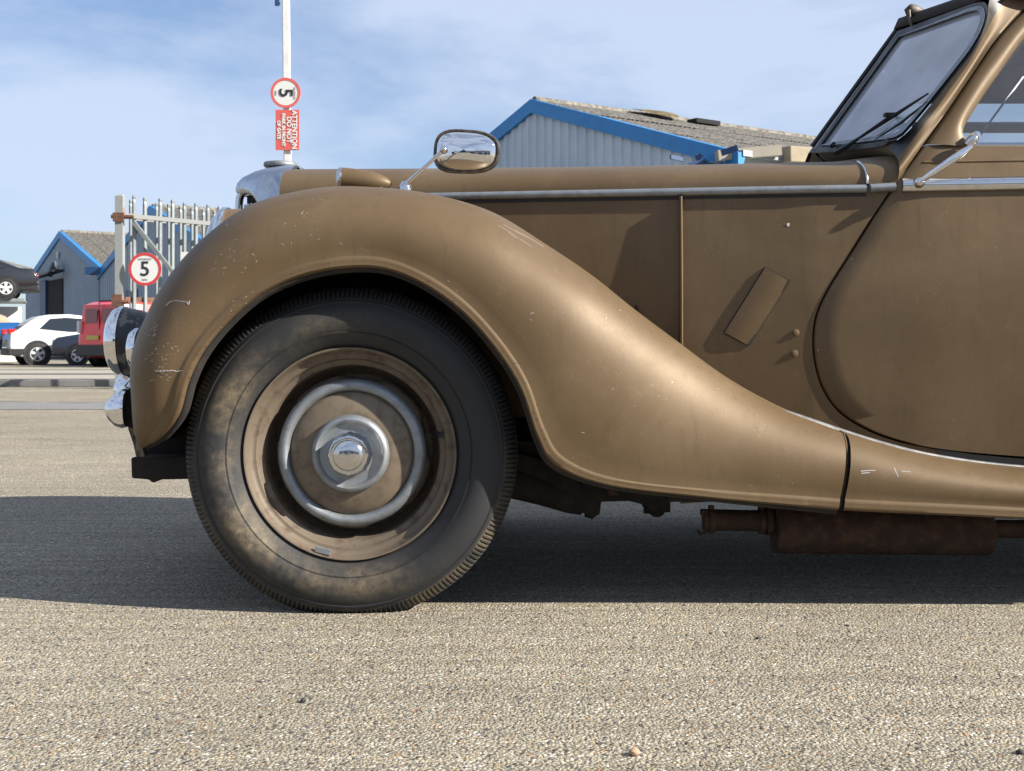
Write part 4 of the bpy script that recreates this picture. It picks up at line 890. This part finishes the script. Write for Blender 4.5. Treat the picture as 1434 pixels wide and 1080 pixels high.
s = MB(); s.prism([(183,641),(300,638),(330,640),(330,670),(222,672),(214,677),(208,672),(184,670)], lambda a,b,t: W(a,b,2.86)+Vector((0,t,0)), 0, .9); s.prism([(205,628),(330,560),(330,645),(205,645)], lambda a,b,t: W(a,b,2.95)+Vector((0,t,0)), 0, .7); s.build('front_crossmember', M['under'], car, bevel=.004)
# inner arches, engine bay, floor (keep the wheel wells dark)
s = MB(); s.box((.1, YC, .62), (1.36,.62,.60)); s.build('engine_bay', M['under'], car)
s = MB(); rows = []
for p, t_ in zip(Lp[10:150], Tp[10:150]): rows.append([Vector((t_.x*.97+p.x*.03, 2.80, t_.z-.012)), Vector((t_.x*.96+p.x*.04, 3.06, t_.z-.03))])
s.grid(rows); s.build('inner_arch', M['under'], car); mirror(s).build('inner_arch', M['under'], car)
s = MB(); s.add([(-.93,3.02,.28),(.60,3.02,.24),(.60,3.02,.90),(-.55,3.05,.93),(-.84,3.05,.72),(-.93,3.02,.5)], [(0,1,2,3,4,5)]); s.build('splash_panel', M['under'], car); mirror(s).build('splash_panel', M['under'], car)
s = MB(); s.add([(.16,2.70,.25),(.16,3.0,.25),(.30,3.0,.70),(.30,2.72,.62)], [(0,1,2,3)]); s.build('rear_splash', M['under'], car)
s = MB(); s.box((1.9, YC, .26), (3.1,1.3,.06)); s.bar((-.75,2.97,.30),(3.4,2.97,.27), .06, .11); s.bar((-.75,2*YC-2.97,.30),(3.4,2*YC-2.97,.27), .06, .11); s.build('chassis', M['under'], car)

# ---- running gear seen behind the wheel
def dpoly(name, pts, D, th, m=M['under'], bv=.004): s = MB(); s.prism(pts, lambda a,b,t: W(a,b,D)+Vector((0,t,0)), 0, th); return s.build(name, m, car, bevel=bv)
s = MB(); s.tube([W(700,668,2.95),W(760,685,2.95),W(800,700,2.95),W(818,706,2.95)], [.045,.04,.034,.028], 14); s.lathe([(0,.03),(.02,.032),(.024,.026),(.03,.02)], W(822,707,2.95), (1,0,-.2), 16)
s.build('suspension_arm', M['under'], car, 40)
s = MB(); s.tube([W(700,640,2.98),W(850,684,2.98),W(905,690,2.98),W(930,697,2.98)], [.05,.022,.018,.014], 12)
s.lathe([(-.02,.016),(.0,.02),(.014,.018),(.02,.01)], W(920,712,2.96), (0,0,-1), 10); s.lathe([(-.02,.012),(.0,.012),(.012,.012)], W(908,712,2.96), (0,0,-1), 8); s.lathe([(-.02,.012),(.0,.012),(.012,.012)], W(932,710,2.96), (0,0,-1), 8)
s.box(W(918,700,2.96), (.065,.05,.03)); s.build('steering_joint', M['under'], car, 40)
s = MB(); s.tube([W(640,610,3.05),W(1000,640,3.05)], .07, 12); s.build('gearbox', M['under'], car, 40)

dpoly('steering_linkage', [(712,630),(800,655),(934,688),(939,694),(937,712),(930,718),(924,712),(914,720),(906,708),(880,702),(842,703),(840,721),(828,726),(818,719),(792,718),(765,703),(712,696)], 2.92, .10)
dpoly('steering_linkage', [(850,684),(862,680),(866,693),(853,695)], 2.90, .02, M['rust'])
# ---- exhaust
e0 = 2.93
def ez(px, py): return W(px, py, e0)
s = MB(); s.lathe([(0,.0),(0,.054),(.004,.058),(.012,.058),(.50,.0575),(.515,.056),(.519,.050),(.52,.0)], ez(1084,741), (1,0,-.012), 32); s.build('silencer', M['rust'], car, 40)
s = MB(); s.tube([ez(1084,730), ez(1040,729), ez(985,728)], [.026,.0255,.026], 18); s.build('exhaust_pipe', M['rust'], car, 40)
s = MB(); s.tube([ez(1384,741), ez(1450,741), ez(1900,742)], .022, 18); s.build('exhaust_pipe', M['rust'], car, 40)
for x_, r_ in ((1066,.031),(1076,.034),(996,.031)):
    s = MB(); s.lathe([(-.006,.02),(-.006,r_),(.006,r_),(.006,.02)], ez(x_, 730), (1,0,0), 20); s.box(ez(x_, 714), (.012,.02,.02)); s.build('exhaust_clamp', M['rust'], car, 30)
s = MB(); s.box(ez(986,718), (.015,.03,.014)); s.tube([ez(990,745), ez(980,748), ez(977,742)], .004, 6); s.build('pipe_bracket', M['rust'], car, 30)
s = MB(); s.bar(ez(1079,712), ez(1079,690), .02, .03); s.bar(ez(1300,712), ez(1300,690), .02, .03); s.build('exhaust_hanger', M['rust'], car)

# ---- windscreen: V pair of panes
CBt = W(1141,208,YC); CTp = W(1256,44,YC); NBt = W(1250,198,2.90)
pn_ = (CTp-CBt).cross(NBt-CBt).normalized()
if pn_.y > 0: pn_ = -pn_
camp = Vector((0,0,CAMZ))
def onp(px, py, off=0):
    d = Vector(((px-HX)/F, 1, -(py-HY)/F)); t = (CBt+pn_*off-camp).dot(pn_)/d.dot(pn_); return camp+d*t
outer = [(1141,210),(1256,44),(1362,5),(1380,4),(1383,26),(1368,62),(1341,98),(1301,148),(1272,182),(1260,193),(1242,199),(1172,208)]
inner = [(1149,203),(1258,52),(1352,18),(1369,15),(1372,30),(1357,61),(1330,98),(1292,146),(1267,175),(1257,184),(1240,189),(1172,198)]
def smooth_closed(P, n=6):
    o = []
    for i in range(len(P)):
        a, b, c = Vector(P[i-1]), Vector(P[i]), Vector(P[(i+1) % len(P)])
        if (a-b).length > 18 and (c-b).length > 18: o += [tuple(b)]*n; continue
        for k in range(n):
            t = k/(n-1); p = b.lerp(a, .5)*(1-t)**2+b*2*t*(1-t)+b.lerp(c, .5)*t*t; o.append(tuple(p))
    return o
mid_ = [((a[0]*.55+b[0]*.45),(a[1]*.55+b[1]*.45)) if i > 1 else ((a[0]*.1+b[0]*.9),(a[1]*.1+b[1]*.9)) for i, (a, b) in enumerate(zip(outer, inner))]
outer, inner, mid_ = [smooth_closed([outer[0]]+[outer[1]]+P_[2:]) if 0 else P_ for P_ in (outer, inner, mid_)]
def dens(P_):
    o = P_[:2]; seg = cr([P_[2]+(0,)] + [p+(0,) for p in P_[3:]], 40); return [tuple(P_[0]), tuple(P_[1])]+[(p.x, p.y) for p in seg]
outer, inner, mid_ = dens([tuple(p) for p in outer]), dens([tuple(p) for p in inner]), dens([tuple(p) for p in mid_])
def ringpart(name, A, B, o0, o1, m, bv=.0015):
    s = MB(); n = len(A); r = [[onp(*p, o0) for p in A],[onp(*p, o1) for p in A],[onp(*p, o1) for p in B],[onp(*p, o0) for p in B]]
    vs = [p for row in r for p in row]; fs = []
    for i in range(4):
        for j in range(n): fs.append((i*n+j, i*n+(j+1) % n, ((i+1) % 4)*n+(j+1) % n, ((i+1) % 4)*n+j))
    s.add(vs, fs); s.build(name, m, car, 40, bevel=bv); mirror(s).build(name, m, car, 40)
ringpart('windscreen_seal', outer, mid_, -.006, .008, M['black'])
ringpart('windscreen_frame', mid_, inner, -.004, .012, M['alu'])
s = MB(); s.add([onp(*p, .003) for p in inner], [tuple(range(len(inner)))]); s.build('windscreen', M['screen'], car); mirror(s).build('windscreen', M['screen'], car)
s = MB(); s.tube([CBt+pn_*.01, CTp+pn_*.004], .006, 10); s.build('centre_pillar', M['black'], car, 40)
# scuttle to screen, pillar
base_c = [onp(x, y, 0) for x, y in ((1141,211),(1172,209),(1200,206),(1225,203),(1242,200),(1256,196))]
lastn = [p for p in last[:25]]                                    # near half, side to centre
tgt = cr([Wb(1264,246), base_c[5], base_c[4], base_c[3], base_c[2], base_c[1], base_c[0]], 25)
s = MB(); rows = []
for t in np.linspace(0, 1, 8): rows.append([a.lerp(b, t)+Vector((0,0,-.012*math.sin(PI*t))) for a, b in zip(lastn, tgt)])
s.grid(rows); s.build('scuttle_cowl', M['paint'], car, 60); mirror(s).build('scuttle_cowl', M['paint'], car, 60)
s = MB(); s.grid([[p+Vector((0,0,.004)) for p in tgt[6:]], [p+pn_*.013+Vector((0,0,-.003)) for p in tgt[6:]], [p+pn_*.012+Vector((0,0,-.014)) for p in tgt[6:]]]); s.build('cowl_seal', M['black'], car, 50)
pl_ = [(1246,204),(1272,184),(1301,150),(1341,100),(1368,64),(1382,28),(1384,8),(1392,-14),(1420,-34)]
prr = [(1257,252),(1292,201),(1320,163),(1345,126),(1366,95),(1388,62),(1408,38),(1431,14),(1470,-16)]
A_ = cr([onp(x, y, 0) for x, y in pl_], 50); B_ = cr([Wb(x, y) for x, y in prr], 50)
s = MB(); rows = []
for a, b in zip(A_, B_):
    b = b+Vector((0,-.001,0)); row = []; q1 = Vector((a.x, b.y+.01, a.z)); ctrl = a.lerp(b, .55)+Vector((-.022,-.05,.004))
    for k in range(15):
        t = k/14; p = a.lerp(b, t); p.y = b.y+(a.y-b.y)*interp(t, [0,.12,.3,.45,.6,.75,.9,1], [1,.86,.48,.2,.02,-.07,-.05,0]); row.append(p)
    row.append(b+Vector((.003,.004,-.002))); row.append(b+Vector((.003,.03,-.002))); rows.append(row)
s.grid([r_[6:] for r_ in rows]); s.build('windscreen_pillar', M['paint'], car, 60); mirror(s).build('windscreen_pillar', M['paint'], car, 60)
s = MB(); s.grid([r_[:7] for r_ in rows]); s.build('pillar_shade', M['black'], car, 60); mirror(s).build('pillar_shade', M['black'], car, 60)  # shaded side of the brown pillar, put in as a black strip
# door upper frame
do = [(1296,203),(1325,161),(1349,126),(1370,95),(1392,63),(1411,40),(1434,17),(1474,-13),(1540,-34),(1700,-52),(1900,-52),(2000,-40)]
di = [(1366,206),(1352,191),(1351,180),(1360,163),(1377,136),(1395,110),(1434,56),(1474,18),(1545,-6),(1700,-25),(1900,-25),(1990,0)]
A_ = cr([Wb(x, y, .003) for x, y in do], 90); B_ = cr([Wb(x, y, -.008) for x, y in di], 90)
s = MB(); rows = []
for a, b in zip(A_, B_):
    row = [a+Vector((0,.03,0))]
    for k in range(13):
        t = k/12; p = a.lerp(b, t); p.y -= .013*abs(math.sin(PI*t))**.8; row.append(p)
    row.append(b+Vector((0,.035,0))); rows.append(row)
s.grid(rows); s.build('door_window_frame', M['paint'], door, 60); mirror(s).build('door_window_frame', M['paint'], fd, 60)
s = MB(); gl_ = [Wb(x, y, -.022) for x, y in ((1345,208),(1345,178),(1360,156),(1394,104),(1434,50),(1480,8),(1560,-16),(1900,-34),(1990,-10),(1990,208))]
s.add(gl_, [tuple(range(len(gl_)))]); s.build('side_window', M['side_glass'], door); mirror(s).build('side_window', M['side_glass'], fd)
s = MB(); s.tube([Wb(x, 203.5, .001) for x in (1362,1500,1700,1990)], .006, 8); s.build('window_sill', M['chrome'], door, 40)
s = MB(); s.bar(Wb(1371,198,-.03), Wb(1440,104,-.03), .004, .006, Vector((0,1,0))); s.build('quarterlight_edge', M['alu'], door)
# chrome quarter arm and bracket
s = MB(); s.tube(cr([Wb(1284,256,.02),Wb(1300,244,.045),Wb(1324,227,.06),Wb(1347,211,.06)], 12), [.006,.0062,.007,.0078,.0085,.009,.0095,.0098,.0095,.009,.0075,.005], 14); s.build('mirror_arm', M['chrome_clean'], car, 60)
s = MB(); s.lathe([(-.02,.014),(.0,.0135),(.01,.0115),(.016,.007),(.018,.001)], Wb(1284,257,.014), (0,-1,0), 20); s.build('arm_boss', M['chrome'], car, 50)
s = MB(); s.lathe([(-.016,.004),(-.014,.009),(0,.0125),(.012,.011),(.018,.006),(.02,.001)], Wb(1353,201,.03), (.7,-.1,.7), 16); s.lathe([(-.004,.012),(.012,.010),(.014,.001)], Wb(1362,192,.012), (0,-1,0), 14); s.build('arm_bracket', M['chrome'], car, 50)
# wipers
def wipe(mb, pts, w_, off): mb.tube([onp(x, y, off) for x, y in pts], w_, 6)
s = MB(); wipe(s, [(1170,214),(1186,205),(1205,192),(1243,165),(1252,161)], [.007,.006,.0035,.0028,.0028], .022); s.lathe([(0,.012),(.014,.010),(.02,.004)], onp(1180,210,.008), pn_, 12); s.lathe([(0,.01),(.012,.009)], onp(1170,206,.004), pn_, 12); s.build('wiper_arm', M['black'], car, 50)
s = MB(); wipe(s, [(1207,192),(1252,162),(1300,131)], [.002,.0048,.002], .014); s.box(onp(1247,161,.02), (.03,.02,.008)); s.build('wiper_blade', M['rubber'], car, 40)
s = MB(); wipe(s, [(1225,196),(1262,172),(1299,142)], [.0015,.0035,.0015], .012); s.build('wiper_blade', M['rubber'], car, 40)
# ---- roof, header, rear body
def roof_row(x, zt, zs, hw, n=29):
    row = []
    for k in range(n):
        t = PI*k/(n-1); c, s_ = math.cos(t), math.sin(t); row.append(Vector((x, YC-hw*math.copysign(abs(c)**.7, c), zs+(zt-zs)*abs(s_)**.7)))
    return row
hdr = [onp(x, y, .004) for x, y in ((1253,42),(1290,30),(1330,17),(1365,5),(1384,-4))][::-1]
s = MB(); hn = cr(hdr, 15); full = hn+[Vector((p.x, 2*YC-p.y, p.z)) for p in reversed(hn[:-1])]
up_ = [p+Vector((.012,0,.030)) for p in full]; bk = [p+Vector((.05,0,.042)) for p in full]
tgt2 = roof_row(1.75, 1.60, 1.475, .49); tgt3 = roof_row(2.3, 1.60, 1.47, .49); tgt4 = roof_row(2.75, 1.50, 1.35, .47); tgt5 = roof_row(3.05, 1.25, 1.1, .45); tgt6 = roof_row(3.15, 1.05, .98, .43)
s.grid([[p+Vector((.0,0,.002)) for p in full], up_, bk, [a.lerp(b, .4)+Vector((0,0,.018)) for a, b in zip(bk, tgt2)], tgt2, tgt3, tgt4, tgt5, tgt6]); s.build('hood', M['fabric'], car, 60, solid=.006)
s = MB(); s.grid([[p+Vector((.04,0,-.0)) for p in full], [p+Vector((0,0,-.03)) for p in tgt2], [p+Vector((0,0,-.03)) for p in tgt3]]); s.build('headlining', mat('pale headlining', (.30,.27,.23), .9), car, 60)
s = MB(); rows = []
for x, zt in ((2.15,1.0),(2.5,1.0),(2.9,.99),(3.2,.94),(3.5,.8),(3.68,.6),(3.7,.35)):
    hw = YC-bodyY(x, .8); hw = hw*(1 if x < 3.3 else .85); rows.append([Vector((x, YC-hw*math.copysign(abs(math.cos(t))**.45, math.cos(t)), .25+(zt-.25)*abs(math.sin(t))**.5)) for t in [PI*k/32 for k in range(33)]])
s.grid(rows); s.build('rear_body', M['paint'], car, 60)
# little lamp on the windscreen header
lp0 = onp(1276,24,.03)
s = MB(); s.tube([W(1270,10,3.3),W(1274,14,3.3),W(1283,16,3.3),W(1293,17,3.3)], [.010,.018,.016,.008], 14); s.tube([W(1273,14,3.28),W(1274,28,3.28),W(1277,38,3.28)], .004, 8); s.build('header_lamp', M['dirty_iron'], car, 50)
# cabin
s = MB(); s.box((1.7, 3.90, 1.425), (1.0,.03,.13)); s.build('cant_rail', M['dark'], car, bevel=.01)
s = MB(); s.tube([(1.30,3.93,1.288),(2.1,3.93,1.288)], .018, 10); s.build('window_rail', M['black'], car)
s = MB(); s.box((1.06, YC, .93), (.10,.95,.22)); s.build('dashboard', M['dark'], car, bevel=.02)
s = MB(); s.lathe([(-.012,.19),(0,.202),(.012,.19),(0,.178),(-.012,.19)], (1.36, 3.78, 1.02), (-.8,0,.55), 40); s.tube([(1.36,3.78,1.02),(1.1,3.78,.86)], .02); s.build('steering_wheel', M['black'], car, 50)
for yy_ in (3.08, 3.68):
    s = MB(); s.box((1.95, yy_, .82), (.16,.46,.66), Matrix.Rotation(R(12), 3, 'Y')); s.box((1.7, yy_, .5), (.46,.46,.16)); s.build('seat', mat('brown leather', (.10,.045,.025), .5), car, bevel=.05)
s = MB(); s.box((1.4, YC, .30), (1.4,1.2,.02)); s.build('cabin_floor', M['dark'], car)

# ---- scratches and chips laid on the paint
M['scratch'] = mat('bare scratched metal', (.50,.48,.45), .5, .2)
M['chipdark'] = mat('primer chip', (.055,.035,.025), .8)
def hitw(px, py):
    d = Vector(((px-HX)/F, 1, -(py-HY)/F)).normalized(); h, n_, i_, t_ = wbvh.ray_cast(camp, d); return h, n_
def ribbon(mb, pts, w_):
    P = []
    for x, y in pts:
        h, n_ = hitw(x, y)
        if h is None: return
        if n_.y > 0: n_ = -n_
        P.append(h+n_*.0006)
    for i in range(len(P)-1):
        a, b = P[i], P[i+1]; t = (b-a)
        if t.length > .06: continue
        t.normalize(); sd = t.cross(Vector((0,1,0))).normalized()*w_/2; mb.add([a-sd, a+sd, b+sd*.8, b-sd*.8], [(0,1,2,3)])
s = MB()
ribbon(s, [(233,428),(238,423),(246,421),(254,422),(262,423),(264,427),(266,421)], .0024)
ribbon(s, [(698,316),(712,324),(728,335),(745,346)], .0013); ribbon(s, [(705,315),(722,324),(742,334),(762,346)], .0012); ribbon(s, [(712,326),(724,334)], .0018)
for cx_, cy_, n_, sp in ((215,462,12,8),(222,497,16,12),(226,520,20,9),(237,488,8,8),(330,352,12,22),(318,372,8,16),(410,350,10,28),(420,300,8,30),(480,300,6,40),(900,520,8,80),(860,430,10,50),(1060,590,12,60),(700,410,5,60),(1000,545,10,50),(340,430,12,16)):
    for i in range(n_):
        x, y = random.gauss(cx_, sp), random.gauss(cy_, sp*.8); dx = random.uniform(-5, 5) if random.random() < .5 else random.uniform(-1.5, 1.5); ribbon(s, [(x, y), (x+dx*.5+.4, y+random.uniform(-1,1)), (x+dx+.9, y+random.uniform(-2,2))], random.uniform(.0005,.0013))
for i in range(7): x = 222+i*5; ribbon(s, [(x-3,520-random.random()*2),(x+4,519+random.random()*2)], .0016)
s.build('paint_scratches', M['scratch'], wing, kind='stuff')
s = MB()
for i in range(70):
    t = random.random()**2*.9; k = int(t*(NS-12)); p = Lp[k]; x = HX+p.x*F/p.y; y = HY-(p.z-CAMZ)*F/p.y; q = Tp[k]; x2 = HX+q.x*F/q.y; y2 = HY-(q.z-CAMZ)*F/q.y
    f = random.uniform(.0,.1); x = x+(x2-x)*f; y = y+(y2-y)*f; ribbon(s, [(x,y),(x+random.uniform(1,4),y+random.uniform(-2,2))], random.uniform(.0008,.0018))
ribbon(s, [(222,520),(225,525),(229,526)], .003)
s.build('primer_chips', M['chipdark'], wing, kind='stuff')
s = MB(); p = Wb(1104,315,.0008); s.lathe([(0,.0045),(.0002,.0035),(.0003,0)], p+Vector((0,.0004,0)), (0,-1,0), 7); s.build('paint_chip', M['scratch'], car)
s = MB()
for a in (((1205,660),(1216,659),(1226,659)),((1206,663),(1218,662)),((1252,655),(1256,664),(1258,668)),((1262,660),(1275,661)),((1190,655),(1196,648))):
    P = [W(x, y, 2.606) for x, y in a]
    sb = BVHTree.FromPolygons(ss.v, ss.f); P = []
    for x, y in a:
        d = Vector(((x-HX)/F, 1, -(y-HY)/F)).normalized(); h, n_, i_, t_ = sb.ray_cast(camp, d); (P.append(h+(n_ if n_.y < 0 else -n_)*.0006) if h is not None else None)
    for i in range(len(P)-1):
        t = (P[i+1]-P[i]).normalized(); sd = t.cross(Vector((0,1,0))).normalized()*.0012; s.add([P[i]-sd,P[i]+sd,P[i+1]+sd,P[i+1]-sd], [(0,1,2,3)])
s.build('paint_scratches', M['scratch'], car, kind='stuff')

# ---- tree far off, seen through the car's windows
tr = thing('tree', 'distant green tree glimpsed through the side window of the old car', 'tree', (25.5, 62, 0))
q = MB(); q.tube([(0,0,0),(.1,0,2.5),(0,.1,5),(.2,0,8)], [.35,.28,.2,.08], 10)
for k in range(9):
    a = k*2.4; z = 3+k*.55; q.tube([(0,0,z),(1.6*math.cos(a),1.6*math.sin(a),z+1.2),(2.9*math.cos(a),2.9*math.sin(a),z+2.2)], [.12,.07,.02], 6)
q.build('trunk', mat('bark', (.10,.075,.05), .9), tr, 50)
q = MB(); cl = [(random.gauss(0,1.9), random.gauss(0,1.9), random.gauss(7.4,1.7), random.uniform(.7,1.5)) for _ in range(46)]
for x, y, z, r_ in cl:
    for _ in range(90):
        d = Vector((random.gauss(0,1),random.gauss(0,1),random.gauss(0,1))).normalized()*r_*random.uniform(.5,1); c_ = Vector((x,y,z))+d
        a = Vector((random.uniform(-1,1),random.uniform(-1,1),random.uniform(-1,1))).normalized()*.16; b = a.cross(d).normalized()*.11
        q.add([c_-a, c_+b, c_+a, c_-b], [(0,1,2,3)])
q.build('crown', mat('green leaves', (.07,.11,.035), .6, noise=(1.5,(.12,.14,.05),.4,.7)), tr)
